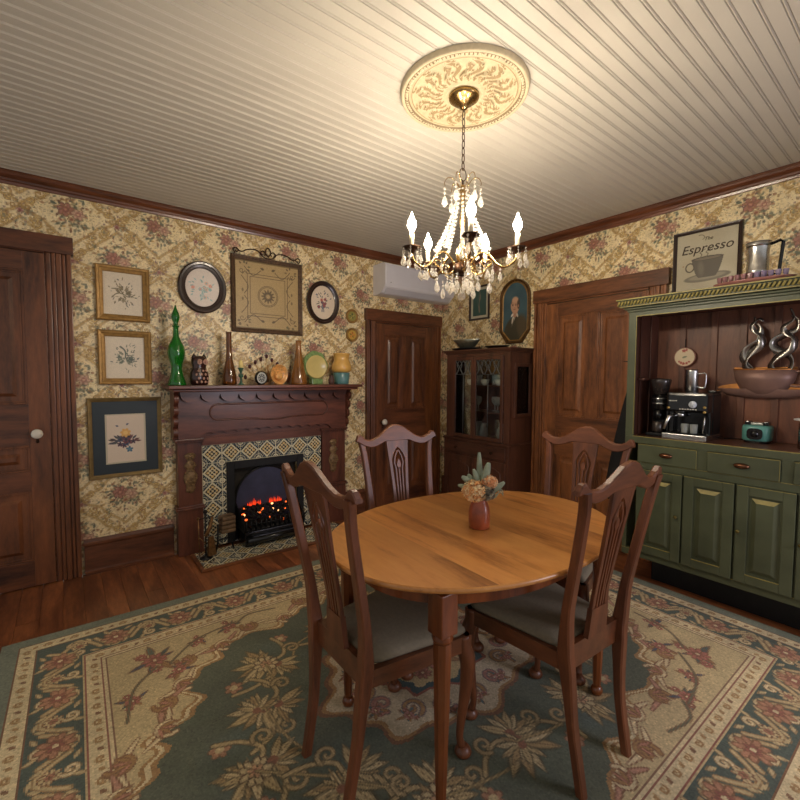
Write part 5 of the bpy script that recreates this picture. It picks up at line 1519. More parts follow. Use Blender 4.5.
# leaded glass doors
for a, b, hinge in ((-.290, -.026, 0), (-.024, .320, 1)):
    g = G(); st = .030; zA, zB = .770, 1.543
    g.box(a, a + st, -D - .014, -D - .001, zA, zB, .003); g.box(b - st, b, -D - .014, -D - .001, zA, zB, .003)
    g.box(a + st, b - st, -D - .014, -D - .001, zA, zA + .036, .003); g.box(a + st, b - st, -D - .014, -D - .001, zB - .034, zB, .003)
    d = g.build('glass_door', M['cab_z'], cc)
    g = G(); g.box(a + st - .003, b - st + .003, -D - .008, -D - .0055, zA + .033, zB - .031); g.build('pane', M['pane'], d)
    g = G(); xa, xb2 = a + st, b - st; zt3 = zB - .034; mid = (xa + xb2) / 2
    yy = -D - .0095
    g.tube([(mid, yy, zA + .036), (mid, yy, zt3 - .13)], .0028, 5)
    n = 3 if hinge else 2; cw3 = (xb2 - xa) / n
    for k in range(n):
        c0 = xa + cw3 * (k + .5)
        for s in (-1, 1):
            g.tube(smooth_path([(c0 + s * cw3 * .5, yy, zt3 - .13), (c0 + s * cw3 * .12, yy, zt3 - .09), (c0 + s * cw3 * .30, yy, zt3 - .04), (c0 + s * cw3 * .05, yy, zt3)], 5), .0026, 5)
            g.tube(smooth_path([(c0 + s * cw3 * .5, yy, zt3), (c0 - s * cw3 * .1, yy, zt3 - .075), (c0 - s * cw3 * .35, yy, zt3 - .13)], 5), .0026, 5)
    g.tube([(xa, yy, zt3 - .132), (xb2, yy, zt3 - .132)], .002, 5)
    g.build('leading', plain('grey_lead', (120, 122, 120), .4, .6) if 'grey_lead' not in bpy.data.materials else bpy.data.materials['grey_lead'], d)
    g = G(); g.ball((b - .012 if not hinge else a + .012, -D - .02, 1.11), .007, seg=8, rings=6); g.build('knob', M['brass_dark'], d)
# glazed side panel facing the camera
g = G(); xs_ = W2 + .0005
for (y0, y1, z0, z1) in ((-.292, -.262, 1.0, 1.475), (-.085, -.055, 1.0, 1.475), (-.262, -.085, 1.0, 1.03), (-.262, -.085, 1.445, 1.475)):
    g.box(xs_, xs_ + .014, y0, y1, z0, z1, .003)
sf = g.build('side_window', M['cab_z'], cc)
g = G(); g.box(xs_ + .004, xs_ + .006, -.264, -.083, 1.028, 1.447); g.build('pane', M['pane'], sf)
# glassware on the shelves
def goblet(name, prof, seg=16):
    t = thing(name, 'x', 'glass'); g = G(); g.lathe(prof, seg=seg); g.build('glass_body', M['glassware'], t); return t
tumbler = [(.026, 0), (.030, .004), (.032, .07), (.034, .095), (.0325, .095), (.029, .008), (.0001, .006)]
stem = [(.028, 0), (.028, .003), (.006, .01), (.004, .05), (.012, .06), (.030, .085), (.033, .115), (.030, .135), (.0285, .135), (.0300, .115), (.02, .075), (.0001, .064)]
jugp = [(.036, 0), (.040, .005), (.050, .04), (.046, .09), (.030, .12), (.034, .15), (.032, .15), (.026, .12), (.042, .088), (.045, .04), (.0001, .008)]
r = random.Random(31); names = []
protos = {}
for (z_, shelf) in ((1.2755, 'top'), (1.0305, 'middle'), (.7655, 'bottom')):
    kinds = {'top': [('drinking_glass', tumbler)], 'middle': [('stemmed_glass', stem)], 'bottom': [('glass_jug', jugp)]}[shelf]
    for i in range(6 if shelf != 'bottom' else 5):
        nm, pf = kinds[0]
        if nm not in protos: protos[nm] = goblet(nm, pf); o = protos[nm]
        else: o = copy_tree(protos[nm])
        n_ = 6 if shelf != 'bottom' else 5
        lx = -.28 + .58 * i / (n_ - 1); ly = -.20 + (.05 if i % 2 else -.05)
        o.location = (XB - .002 + ly, 2.735 - lx, z_ + .0008)
        lab = {'top': 'plain clear tumbler on the top shelf of the china cabinet', 'middle': 'clear stemmed glass on the middle shelf of the china cabinet', 'bottom': 'clear glass jug on the bottom shelf of the china cabinet'}[shelf]
        lab += ', ' + (['leftmost', 'second from the left', 'third from the left', 'fourth from the left', 'fifth from the left', 'rightmost'][i] if n_ == 6 else ['leftmost', 'second from the left', 'middle one', 'second from the right', 'rightmost'][i])
        tag(o, lab, {'drinking_glass': 'glass', 'stemmed_glass': 'glass', 'glass_jug': 'jug'}[nm], {'top': 'tumblers in the china cabinet', 'middle': 'stemmed glasses in the china cabinet', 'bottom': 'jugs in the china cabinet'}[shelf])
# white cups beside the tumblers
cupm = plain('white_china', (222, 220, 210), .2, var=.04, coat=.5)
for i, lx in enumerate((-.225, -.105, .07, .235)):
    if i == 0:
        cup = thing('china_cup', 'x', 'cup'); g = G(); g.lathe([(.020, 0), (.022, .004), (.034, .02), (.040, .055), (.038, .055), (.030, .02), (.0001, .008)], seg=20); g.build('bowl', cupm, cup)
        g = G(); g.tube([(.036, 0, .045), (.056, 0, .04), (.052, 0, .02), (.034, 0, .018)], .003, 6); g.build('handle', cupm, cup); o = cup
    else: o = copy_tree(cup)
    o.location = (XB - .002 - .30, 2.735 - lx, 1.2763); o.rotation_euler = (0, 0, .6 * i)
    tag(o, ['leftmost', 'second', 'third', 'rightmost'][i] + ' white china cup at the front of the cabinet top shelf', 'cup', 'white cups in the china cabinet')
# on top of the cabinet
t = thing('oval_bowl', 'long tarnished silver oval bowl on a dark tray on the china cabinet', 'bowl', (3.075, 2.905, 1.6305), RB + .15)
g = G(); g.lathe([(.045, 0), (.07, .012), (.105, .058), (.125, .080), (.122, .083), (.10, .066), (.06, .020), (.0001, .013)], sx=1.25, sy=.62, seg=36)
g.build('body', M['silver'], t)
t = thing('tray', 'dark oblong tray under the silver oval bowl on the cabinet', 'tray', (3.075, 2.905, 1.6115), RB + .15)
g = G(); g.lathe([(.10, 0), (.115, .003), (.140, .014), (.142, .018), (.112, .008), (.0001, .006)], sx=1.2, sy=.66, seg=36); g.build('body', M['iron'], t)
t = thing('dish', 'low dark dish with pale rim on the cabinet below the portrait', 'dish', (3.12, 2.575, 1.6115), RB)
g = G(); g.lathe([(.06, 0), (.075, .004), (.112, .020), (.120, .022), (.118, .026), (.07, .010), (.0001, .008)], sx=1.1, sy=.7, seg=32); g.build('body', M['iron'], t)
g = G(); g.lathe([(.040, .0115), (.066, .028), (.073, .031), (.070, .034), (.04, .018), (.0001, .016)], sx=1.1, sy=.7, seg=28); g.build('liner', plain('cream_liner', (206, 190, 150), .5), t)

# ------------------------------------------------------------------ pictures on the right wall
def small_pic(c):
    c.a[:] = (190, 184, 160); q = c.w
    c.rect(.028, c.w - .028, .028, c.h - .028, (40, 70, 66)); c.rect(.034, c.w - .034, .034, c.h - .034, (52, 84, 76))
    c.curve([(c.w * .5, c.h * .2), (c.w * .47, c.h * .45), (c.w * .53, c.h * .68), (c.w * .5, c.h * .86)], [.014 + .006 * math.sin(i * .4) for i in range(31)], (120, 112, 96))
    c.curve([(c.w * .44, c.h * .3), (c.w * .40, c.h * .55), (c.w * .45, c.h * .8)], .007, (84, 104, 92))
picture('framed_print', 'small black-framed upright picture with dark green ground above the china cabinet', 'framed print', (XB, 3.008, 1.938), RB, .262, .345, .018, M['darkframe'], small_pic, res=.003)
def portrait(c):
    w, h = c.w, c.h; c.a[:] = (58, 88, 98)
    for k in range(40):
        c.blob(R_.uniform(0, w), R_.uniform(.1, 1) * h, .05, .05, 0, R_.choice([(64, 94, 104), (52, 80, 92), (72, 100, 108)]), .5, soft=1.5)
    coat = (62, 58, 44)
    c.blob(w * .56, h * .08, w * .50, h * .34, 0, coat, 1, soft=.1); c.blob(w * .80, h * .22, w * .22, h * .22, .2, (84, 72, 52), .8, soft=.4)
    c.leaf(w * .50, h * .46, .11, .018, -1.95, (214, 204, 186), 1); c.leaf(w * .50, h * .44, .13, .006, -1.9, (120, 112, 96), 1)
    c.blob(w * .50, h * .46, w * .105, h * .06, 0, (176, 134, 108), 1, soft=.15)
    c.blob(w * .50, h * .60, w * .175, h * .135, 0, (196, 152, 122), 1, soft=.12)       # head
    c.blob(w * .63, h * .62, w * .055, h * .085, 0, (70, 58, 48), .9, soft=.3); c.blob(w * .36, h * .655, w * .02, h * .03, 0, (90, 74, 60), .7)
    c.blob(w * .62, h * .585, w * .022, h * .025, 0, (186, 134, 108), 1)
    c.blob(w * .50, h * .70, w * .12, h * .05, 0, (206, 166, 136), .8, soft=.5)
    for s in (-.4, .35): c.blob(w * (.47 + s * .16), h * .605, w * .028, h * .009, 0, (70, 50, 42), .9); c.blob(w * (.47 + s * .16), h * .622, w * .035, h * .005, 0, (90, 70, 56), .8)
    c.blob(w * .465, h * .58, w * .014, h * .026, 0, (214, 170, 140), .8); c.blob(w * .485, h * .565, w * .014, h * .008, 0, (150, 104, 84), .8)
    c.blob(w * .475, h * .535, w * .05, h * .006, 0, (140, 80, 70), .9); c.leaf(w * .44, h * .47, .05, .012, -2.3, (226, 218, 204), 1); c.leaf(w * .56, h * .47, .05, .012, -1.2, (200, 190, 176), 1)
pw, ph = .338, .60
def port_out(i):
    w, h = pw / 2 - i, ph - i
    P = [(-w, .115 + i * .3), (-w + .085, i), (w - .085, i), (w, .115 + i * .3)]
    n = 16
    P += [(w * math.cos(PI * k / n), h - .17 + .17 * math.sin(PI * k / n)) for k in range(n + 1)]
    return P
pt_ = thing('framed_portrait', 'arched portrait of a balding person in a brown coat, above the china cabinet', 'portrait', (XB, 2.563, 1.672), RB)
g = G(); frame_loft(g, port_out, [(0, -.001), (0, -.026), (.006, -.032), (.014, -.030), (.020, -.022), (.024, -.012), (.024, -.004), (0, -.001)]); g.build('frame', plain('bronze_brown_frame', (96, 68, 36), .35, .5, var=.35, scale=50, bump=.2), pt_)
g = G(); g.loft([[(x, y, z) for x, z in port_out(i)] for i, y in ((.022, -.014), (.028, -.016), (.034, -.012))]); g.ball((0, -.018, ph - .004), .020, sy=.6, seg=10, rings=7); g.build('gilt_liner', M['gold'], pt_)
cv = Canvas(pw - .05, ph - .05, .003, (60, 90, 100)); portrait(cv)
def kp(u, v):
    x = u + .025 - pw / 2; z = v + .025; w = pw / 2 - .026
    ok = (np.abs(x) < w) & (z > .025 + np.maximum(0, (np.abs(x) - (w - .085)) * 1.28)) 
    return ok & ((z < ph - .17) | ((x / w) ** 2 + ((z - (ph - .17)) / (.17 - .026)) ** 2 < 1))
panel_grid('painting', cv, M['oil'], pt_, .025 - pw / 2, .025, -.009, kp)
g = G(); g.prism(port_out(.012), -.004, -.0015); g.build('backing', M['darkframe'], pt_)

# ------------------------------------------------------------------ espresso picture with its lettering
def esp(c):
    c.a[:] = (188, 180, 156); c.grain(.03, 2); w, h = c.w, c.h
    for k in range(60):
        c.blob(R_.uniform(0, w), R_.uniform(0, h), .05, .04, 0, R_.choice([(198, 190, 166), (176, 166, 140), (192, 180, 150)]), .4, soft=1.5)
    c.blob(w * .52, h * .20, w * .38, h * .075, .05, (120, 112, 96), 1, soft=.1); c.blob(w * .52, h * .21, w * .30, h * .045, .05, (150, 142, 122), 1, soft=.2)
    P = []
    X, Y = np.meshgrid((np.arange(c.nx) + .5) * c.dx, (np.arange(c.ny) + .5) * c.dy)
    u = (X / w - .52); v = (Y / h - .20) / .33
    m = (v > 0) & (v < 1) & (np.abs(u) < .12 + .14 * np.sqrt(np.clip(v, 0, 1)))
    c.a[m] = (92, 84, 72)
    c.blob(w * .52, h * .53, w * .26, h * .035, 0, (74, 64, 54), 1, soft=.1); c.blob(w * .52, h * .525, w * .22, h * .022, 0, (130, 118, 98), .8, soft=.2)
    c.blob(w * .42, h * .36, w * .05, h * .12, .1, (126, 116, 98), .6, soft=.8)
    c.ring(w * .235, h * .40, w * .07, h * .075, .007, (84, 74, 62)); c.rect(w * .26, w * .30, h * .32, h * .48, (92, 84, 72), .0)
    for k, x in enumerate((.40, .50)):
        c.curve([(w * x, h * .55), (w * (x + .03), h * .60), (w * (x + .0), h * .64), (w * (x + .08), h * .69)], .004, (110, 98, 82), .9)
    c.scroll(w * .42, h * .88, .03, 2.2, .5, .004, (90, 78, 62), .8)
    # dot and flourishes
    c.blob(w * .12, h * .44, .004, col=(150, 96, 60))
pe = picture('framed_sign', 'framed sign lettered Espresso with a drawn coffee cup above the green hutch', 'sign', (XB, 1.040, 1.925), RB, .385, .415, .022, M['darkframe'], esp, res=.003)
def text_mesh(name, s, size, mat, parent, x, y, z, shear=0.0, ext=.0008):
    cu = bpy.data.curves.new(name, 'FONT'); cu.body = s; cu.size = size; cu.align_x = 'CENTER'; cu.extrude = ext; cu.shear = shear; cu.offset = size * .004; cu.resolution_u = 3
    ob = bpy.data.objects.new(name, cu); COL.objects.link(ob)
    bpy.context.view_layer.update()
    me = bpy.data.meshes.new_from_object(ob); bpy.data.objects.remove(ob)
    me.materials.clear(); me.materials.append(mat)
    o = bpy.data.objects.new(name, me); COL.objects.link(o); o.parent = parent
    o.location = (x, y, z); o.rotation_euler = (PI / 2, 0, 0); return o
ink = plain('dark_brown_ink', (64, 50, 38), .6)
text_mesh('lettering', 'Espresso', .082, ink, pe, 0, -.0075, .262, .25)
text_mesh('lettering', 'The', .032, ink, pe, .01, -.0075, .335, .25)

# ------------------------------------------------------------------ green hutch
hu = thing('green_hutch', 'large green painted hutch with cornice, drawers, doors and open upper bay', 'hutch', (XB - .052, .53, .0005), RB)
HW, HD = .782, .418                                  # half width, depth
yf2 = -HD
g = G()
g.box(-HW, -HW + .022, yf2 + .02, 0, .19, 1.80); g.box(HW - .022, HW, yf2 + .02, 0, .19, 1.80)     # sides
g.box(-HW, HW, yf2 + .02, -.001, .19, .215)
# face frame, lower
g.box(-HW, HW, yf2, yf2 + .02, .19, .232, .002); g.box(-HW, HW, yf2, yf2 + .02, .772, .812, .002); g.box(-HW, HW, yf2, yf2 + .02, .932, .972, .002)
for a, b in ((-HW, -HW + .026), (HW - .026, HW)): g.box(a, b, yf2, yf2 + .02, .232, .932, .002)
for x_ in (-.344, .030, .404): g.box(x_ - .024, x_ + .024, yf2, yf2 + .02, .812, .932, .002)
for x_ in (-.433, -.178, .077, .332, .58): g.box(x_ - .004, x_ + .004, yf2 + .004, yf2 + .02, .232, .772)
# upper face frame
g.box(-HW, -HW + .047, yf2, yf2 + .02, .972, 1.80, .002); g.box(HW - .047, HW, yf2, yf2 + .02, .972, 1.80, .002); g.box(-HW + .047, HW - .047, yf2, yf2 + .02, 1.742, 1.80, .002)
g.build('body', M['green'], hu)
g = G(); g.box(-HW + .12, HW - .05, -.24, -.02, 0, .189); g.build('shadow_block', M['blackmatt'], hu)  # black block added for the dark shadow beneath the hutch
g = G()                                              # bright yellow-green edge lines of the frame
g.box(-HW + .047, -HW + .0495, yf2 - .0006, yf2 + .004, .985, 1.742); g.box(-HW + .047, HW - .047, yf2 - .0008, yf2 + .003, .9725, .9765); g.box(-HW + .047, HW - .047, yf2 - .0008, yf2 + .003, 1.742, 1.747)
g.box(-HW, HW, yf2 - .0008, yf2 + .002, .812, .8145); g.box(-HW, HW, yf2 - .0008, yf2 + .002, .230, .2325)
g.build('edge_trim', M['green_edge'], hu)
g = G()                                              # cornice with rope and dentils
g.box(-HW - .006, HW + .006, yf2 - .014, 0, 1.7725, 1.786, .003); g.box(-HW - .018, HW + .018, yf2 - .034, 0, 1.786, 1.797, .004)
g.box(-HW - .036, HW + .036, yf2 - .050, 0, 1.800, 1.806, .002); g.box(-HW - .056, HW + .056, yf2 - .062, 0, 1.843, 1.852, .003)
g.box(-HW - .042, HW + .042, yf2 - .048, -.0, 1.806, 1.843)
g.build('cornice', M['green'], hu)
g = G(); n = 84
for k in range(n):
    x_ = -HW - .050 + (2 * HW + .10) * (k + .5) / n
    g.tube([(x_ - .008, yf2 - .052, 1.812), (x_ + .006, yf2 - .060, 1.838)], .0058, 6)
for k in range(24):
    y_ = yf2 - .045 + (HD + .03) * (k + .5) / 24; g.tube([(-HW - .048, y_ - .008, 1.812), (-HW - .053, y_ + .006, 1.838)], .0058, 6)
g.box(-HW - .0565, HW + .0565, yf2 - .0630, yf2 - .058, 1.846, 1.8525); g.box(-HW - .037, HW + .037, yf2 - .0515, yf2 - .046, 1.8015, 1.8065)
g.build('rope_moulding', M['green_edge'], hu)
g = G(); g.box(-HW + .023, HW - .023, yf2 + .021, -.03, .955, .975, .0); g.build('counter', M['hutch_top'], hu)
g = G(); r = random.Random(12)                         # back boards with battens
x_ = -HW + .024
while x_ < HW - .03:
    w_ = r.uniform(.15, .19); x1 = min(x_ + w_, HW - .024)
    g.box(x_, x1 - .002, -.030, -.012, .9755, 1.78, .002, tone=r.uniform(.2, .8)); g.box(x1 - .026, x1 + .010 if x1 < HW - .03 else x1, -.042, -.0305, .9755, 1.78, .002, tone=.05)
    x_ = x1
g.build('back_board', M['hutch_back'], hu)
g = G()
for s in (-1, 1):
    g.box(s * (HW - .0225), s * (HW - .030), yf2 + .021, -.031, .9755, 1.772)
    g.box(s * (HW - .031), s * (HW - .040), -.17, -.13, .9755, 1.772, .002); g.box(s * (HW - .031), s * (HW - .040), -.32, -.29, .9755, 1.772, .002)
g.box(-HW + .041, HW - .041, yf2 + .021, -.043, 1.772, 1.784)
g.box(-HW + .031, -HW + .075, -.34, -.08, 1.335, 1.350, .002)
g.build('inner_lining', M['hutch_in'], hu)
# drawers
cup_m = plain('copper_cup_pull', (122, 84, 62), .25, .9, var=.3, scale=40)
for (a, b) in ((-.728, -.398), (-.350, -.026), (.024, .350), (.398, .728)):
    a, b = a + .03, b + .03
    g = G(); g.box(a, b, yf2 - .008, yf2 + .016, .8145, .9295, .005); d = g.build('drawer', M['green'], hu)
    g = G(); g.box(a + .004, b - .004, yf2 - .0088, yf2 - .0078, .9255, .9285); g.box(b - .0045, b - .0025, yf2 - .0088, yf2 - .0078, .818, .928); g.build('pale_edge', M['green_edge'], d)  # paler yellow-green strips along the top and right edge
    g = G(); cx_ = (a + b) / 2; rings = []
    for i in range(9):
        t_ = i / 8; a_ = PI / 2 * t_
        rings.append([(cx_ + .038 * math.cos(q) * (math.cos(a_) * .98 + .02), yf2 - .0085 - .022 * math.sin(a_), .874 + .016 * math.sin(q) * (math.cos(a_) * .95 + .05)) for q in [2 * PI * k / 20 for k in range(20)]])
    g.loft(rings, cap=True, smooth=True); g.build('cup_pull', cup_m, d)
# raised-panel doors
for (a, b, kx) in ((-.725, -.468, -.492), (-.458, -.214, None), (-.202, .042, -.188), (.052, .297, .068), (.308, .545, None), (.555, .725, .57)):
    a, b, kx = a + .03, b + .03, (kx + .03 if kx is not None else None)
    g = G(); z0, z1 = .234, .770; st = .052
    g.box(a, b, yf2 - .004, yf2 + .014, z0, z1, .003)
    for (p, q, u, v_) in ((a, a + st, z0, z1), (b - st, b, z0, z1), (a + st, b - st, z0, z0 + st), (a + st, b - st, z1 - st, z1)): g.box(p, q, yf2 - .016, yf2 - .004, u, v_, .003)
    i0, i1 = st + .012, st + .034
    g.loft([[(a + i0, yf2 - .0045, z0 + i0), (b - i0, yf2 - .0045, z0 + i0), (b - i0, yf2 - .0045, z1 - i0), (a + i0, yf2 - .0045, z1 - i0)], [(a + i1, yf2 - .015, z0 + i1), (b - i1, yf2 - .015, z0 + i1), (b - i1, yf2 - .015, z1 - i1), (a + i1, yf2 - .015, z1 - i1)]], cap=True)
    d = g.build('door', M['green'], hu)
    g = G(); g.loft([[(a + i0, yf2 - .0062, z1 - i0), (b - i0, yf2 - .0062, z1 - i0)], [(a + i1, yf2 - .0158, z1 - i1), (b - i1, yf2 - .0158, z1 - i1)]], closed_ring=False)  # highlight on the panel's top bevel, painted as a pale strip
    g.build('pale_edge', M['green_edge'], d); g = G(); g.box(a + st - .001, b - st + .001, yf2 - .0168, yf2 - .0150, z0 + st - .004, z0 + st + .0005)
    g.build('pale_edge', M['green_edge'], d); g = G(); g.box(a + .002, b - .002, yf2 - .0167, yf2 - .0155, z1 - .004, z1 - .0015)
    g.build('pale_edge', M['green_edge'], d)
    if kx is not None:
        g = G(); g.T = Matrix.Translation((kx, yf2 - .016, .515)); g.lathe([(.0001, -.022), (.008, -.020), (.0105, -.013), (.006, -.006), (.005, 0)], axis='y', seg=14); g.build('knob', plain('dull_brass_knob', (110, 98, 52), .35, .7) if 'dull_brass_knob' not in bpy.data.materials else bpy.data.materials['dull_brass_knob'], d)

# ------------------------------------------------------------------ in the hutch's open bay
CZ = .9763
def hloc(Y, X, z=CZ): return (X, Y, z)
# coffee grinder
t = thing('coffee_grinder', 'tall black coffee grinder with a smoky hopper beside the espresso machine', 'grinder', hloc(1.175, 3.085), RB)
g = G(); g.box(-.055, .055, -.085, .075, 0, .022, .006); g.box(-.048, .048, .0, .072, .022, .17, .01); g.lathe([(.050, .165), (.056, .175), (.056, .245), (.045, .262)], (0, -.005, 0), seg=26); g.lathe([(.024, .10), (.030, .165)], (0, -.03, 0), seg=16); g.build('body', M['black'], t)
g = G(); g.lathe([(.0565, .205), (.0575, .21), (.0565, .215)], (0, -.005, 0), seg=26); g.lathe([(.0565, .238), (.0575, .241), (.0565, .244)], (0, -.005, 0), seg=26); g.box(-.052, .052, -.084, -.074, .008, .018, .003); g.build('chrome_band', M['steel'], t)
g = G(); g.lathe([(.036, .262), (.042, .275), (.058, .345), (.060, .362), (.054, .370), (.0001, .372)], (0, -.005, 0), seg=26); g.build('hopper', plain('smoky_hopper', (46, 40, 38), .12, var=.3, coat=.6), t)
g = G(); g.lathe([(.030, .024), (.034, .03), (.034, .09), (.030, .092)], (0, -.035, 0), seg=18); g.build('grounds_bin', plain('smoked_bin', (52, 44, 40), .15, coat=.5), t)
# espresso machine
t = thing('espresso_machine', 'black espresso machine with steel drip tray and dials in the green hutch', 'coffee machine', hloc(.992, 3.09), RB)
g = G(); g.box(-.112, .112, -.02, .13, .03, .285, .012); g.box(-.112, .112, -.115, -.018, .165, .285, .016); g.box(-.112, -.085, -.06, -.018, .03, .17, .006); g.box(.085, .112, -.06, -.018, .03, .17, .006)
g.box(.070, .112, .02, .13, .285, .300, .006); g.build('body', M['black'], t)
g = G(); g.box(-.12, .12, -.145, .12, 0, .034, .006); g.build('drip_tray', M['steel'], t)
g = G(); 
for k in range(12): g.box(-.10 + k * .017, -.096 + k * .017, -.135, -.03, .0345, .037)
g.build('tray_grille', M['iron'], t)['kind'] = 'stuff'
g = G(); g.T = Matrix.Translation((.035, -.115, .215)); g.lathe([(.0001, -.006), (.020, -.006), (.022, 0)], axis='y', seg=24); g.build('gauge', plain('pale_gauge_face', (206, 214, 226), .2), t)
g = G(); g.T = Matrix.Translation((-.05, -.06, .135)); g.lathe([(.030, 0), (.032, .01), (.030, .032)], seg=20); g.T = Matrix.Identity(4)
g.tube([(-.05, -.08, .148), (-.085, -.14, .135), (-.100, -.165, .06)], [.010, .012, .009], 8); g.tube([(.085, -.07, .165), (.095, -.10, .13), (.09, -.11, .045)], [.005, .0045, .004], 8)
g.build('portafilter', M['steel'], t)
brassb = plain('brass_buttons', (190, 160, 96), .3, .6)
g = G()
for (x_, z_) in ((-.095, .19), (.098, .20), (.098, .172)): g.T = Matrix.Translation((x_, -.116, z_)); g.lathe([(.0001, -.006), (.008, -.005), (.008, 0)], axis='y', seg=12)
g.build('button', brassb, t)['kind'] = 'stuff'
lw = plain('silver_lettering', (210, 208, 196), .4)
g = G()
for k in range(7): g.box(-.036 + k * .014, -.027 + k * .014, -.1162, -.1155, .182, .182 + (.008 if k % 2 else .006))
for k in range(6): g.box(-.095 + k * .008, -.090 + k * .008, -.1162, -.1155, .232, .238)
g.build('control_marks', lw, t)['kind'] = 'stuff'
# two little glasses on the drip tray
for i, lx in enumerate((-.012, .035)):
    if i == 0:
        sg = thing('shot_glass', 'x', 'glass'); g = G(); g.lathe([(.017, 0), (.018, .004), (.021, .055), (.0195, .055), (.016, .008), (.0001, .007)], seg=16); g.build('glass_body', M['glassware'], sg); o = sg
    else: o = copy_tree(sg)
    o.location = (3.09 - .085, .992 - lx, CZ + .0378)
    tag(o, ['little clear glass on the drip tray, on the portafilter side', 'little clear glass on the drip tray, below the round gauge'][i], 'glass', 'small glasses on the espresso machine tray')
t = thing('milk_jug', 'steel milk jug with side handle standing on the espresso machine', 'jug', (3.115, 1.012, CZ + .2858), RB)
g = G(); g.lathe([(.036, 0), (.038, .003), (.037, .13), (.039, .142), (.037, .142), (.035, .13), (.035, .01), (.0001, .008)], seg=26); g.build('body', M['steel'], t)
g = G(); g.tube(smooth_path([(.036, 0, .115), (.070, 0, .118), (.076, 0, .095), (.072, 0, .035), (.056, 0, .028), (.037, 0, .032)], 5), .0042, 8); g.build('handle', M['steel'], t)
# small pink thing and cable on the counter
t = thing('power_cord', 'thin black cord lying on the hutch counter behind the teal device', 'cord', (3.24, .80, CZ))
g = G(); g.tube(smooth_path([(-.02, .06, .003), (.01, .0, .003), (-.01, -.06, .003), (.0, -.10, .003)], 6), .0028, 6); g.build('cable', M['black'], t)
# hanging round plaque
t = thing('hanging_plaque', 'round cream plaque with red flowers hanging on the hutch back boards', 'plaque', (XB - .052 - .0435, 1.108, 1.425), RB)
cv = Canvas(.13, .13, .003, (206, 186, 150)); cx_ = .065
for (x_, y_, r_) in ((.06, .108, .013), (.075, .112, .010), (.045, .028, .010), (.06, .022, .011), (.078, .024, .010), (.092, .034, .009), (.034, .036, .008)): cv.flower(x_, y_, r_, (176, 76, 56), (140, 52, 44), 5, .3)
cv.blob(.066, .066, .014, .006, .3, (130, 128, 100), .9); cv.leaf(.05, .06, .03, .006, .4, (110, 112, 84), .9)
cv.ring(.065, .065, .0615, .0615, .005, (120, 62, 44))
panel_grid('painted_face', cv, M['paper'], t, -.065, 0, -.0125, keep=lambda u, v: (u - cx_) ** 2 + (v - cx_) ** 2 < .0635 ** 2)
g = G(); g.T = Matrix.Translation((0, 0, .065)); g.lathe([(.0635, -.012), (.066, -.006), (.064, -.001)], axis='y', seg=32); g.build('disc', plain('red_brown_rim', (112, 62, 46), .4), t)
g = G(); g.tube([(0, -.004, .128), (0, -.004, .178)], .002, 6); g.ball((0, -.005, .18), .004, seg=8, rings=5); g.build('hanger', M['iron'], t)
# metal coffee-cup wall sculpture with curling steam
t = thing('cup_wall_sculpture', 'metal wall sculpture of a steaming coffee cup on a saucer in the hutch', 'wall sculpture', (XB - .052 - .0435, .690, 1.245), RB)
clay = plain('mauve_brown_metal', (134, 104, 94), .42, .25, var=.12, scale=14)
copper = plain('copper_gold_metal', (186, 124, 66), .32, .7, var=.3, scale=20)
def half_lathe(g, prof, sx=1, sy=1, seg=28, z0=0):
    rings = []
    for r_, z_ in prof: rings.append([(r_ * sx * math.cos(PI * k / seg), -r_ * sy * math.sin(PI * k / seg) - .001, z0 + z_) for k in range(seg + 1)])
    g.loft(rings, closed_ring=False, smooth=True)
g = G(); half_lathe(g, [(.045, .004), (.080, .014), (.118, .048), (.140, .098), (.150, .155), (.145, .155), (.132, .10), (.10, .045), (.0001, .03)], sy=.55)
g.box(-.055, .055, -.004, 0, .022, .150); g.build('cup', clay, t)
g = G(); half_lathe(g, [(.146, .152), (.152, .158), (.148, .164), (.142, .158)], sy=.55); 
g.prism([(-.146, .155), (.146, .155), (.146, .172), (-.146, .172)], -.006, -.001); g.build('copper_rim', copper, t)
g = G(); g.tube(smooth_path([(.140, -.02, .145), (.19, -.02, .148), (.225, -.02, .12), (.21, -.02, .08), (.16, -.02, .062), (.12, -.02, .065)], 6), .009, 8, flat=.7); g.build('cup_handle', clay, t)
g = G(); g.prism([(.222 * math.cos(2 * PI * k / 40), .046 + .034 * math.sin(2 * PI * k / 40)) for k in range(40)], -.016, -.008); g.build('saucer', copper, t)
g = G(); half_lathe(g, [(.05, -.012), (.12, -.008), (.19, .010), (.226, .040), (.226, .044), (.18, .0165), (.10, .0), (.0001, -.002)], sy=.22); g.build('saucer_underside', clay, t)
stm = plain('gunmetal_steam', (150, 146, 140), .26, .9, var=.2, scale=14)
def ribbon(P, W_, name):
    """flat twisting metal ribbon through (x, y, z) with widths"""
    P = smooth_path(P, 7); n = len(P); Ws = np.interp(np.linspace(0, 1, n), np.linspace(0, 1, len(W_)), W_)
    g = G(); rings = []
    for i in range(n):
        p = Vector(P[i]); q = Vector(P[min(i + 1, n - 1)]) - Vector(P[max(i - 1, 0)]); q.normalize()
        ang = math.sin(i / n * PI * 3) * .9
        side = Vector((q.z, 0, -q.x)).normalized(); nr = Vector((0, -1, 0))
        s2 = side * math.cos(ang) + nr * math.sin(ang); n2 = q.cross(s2)
        w_ = Ws[i] * .68
        rings.append([tuple(p + s2 * w_ + n2 * .0012), tuple(p + n2 * .003), tuple(p - s2 * w_ + n2 * .0012), tuple(p - s2 * w_ - n2 * .0012), tuple(p - n2 * .001), tuple(p + s2 * w_ - n2 * .0012)])
    g.loft(rings, cap=True, smooth=True); return g.build(name, stm, t)
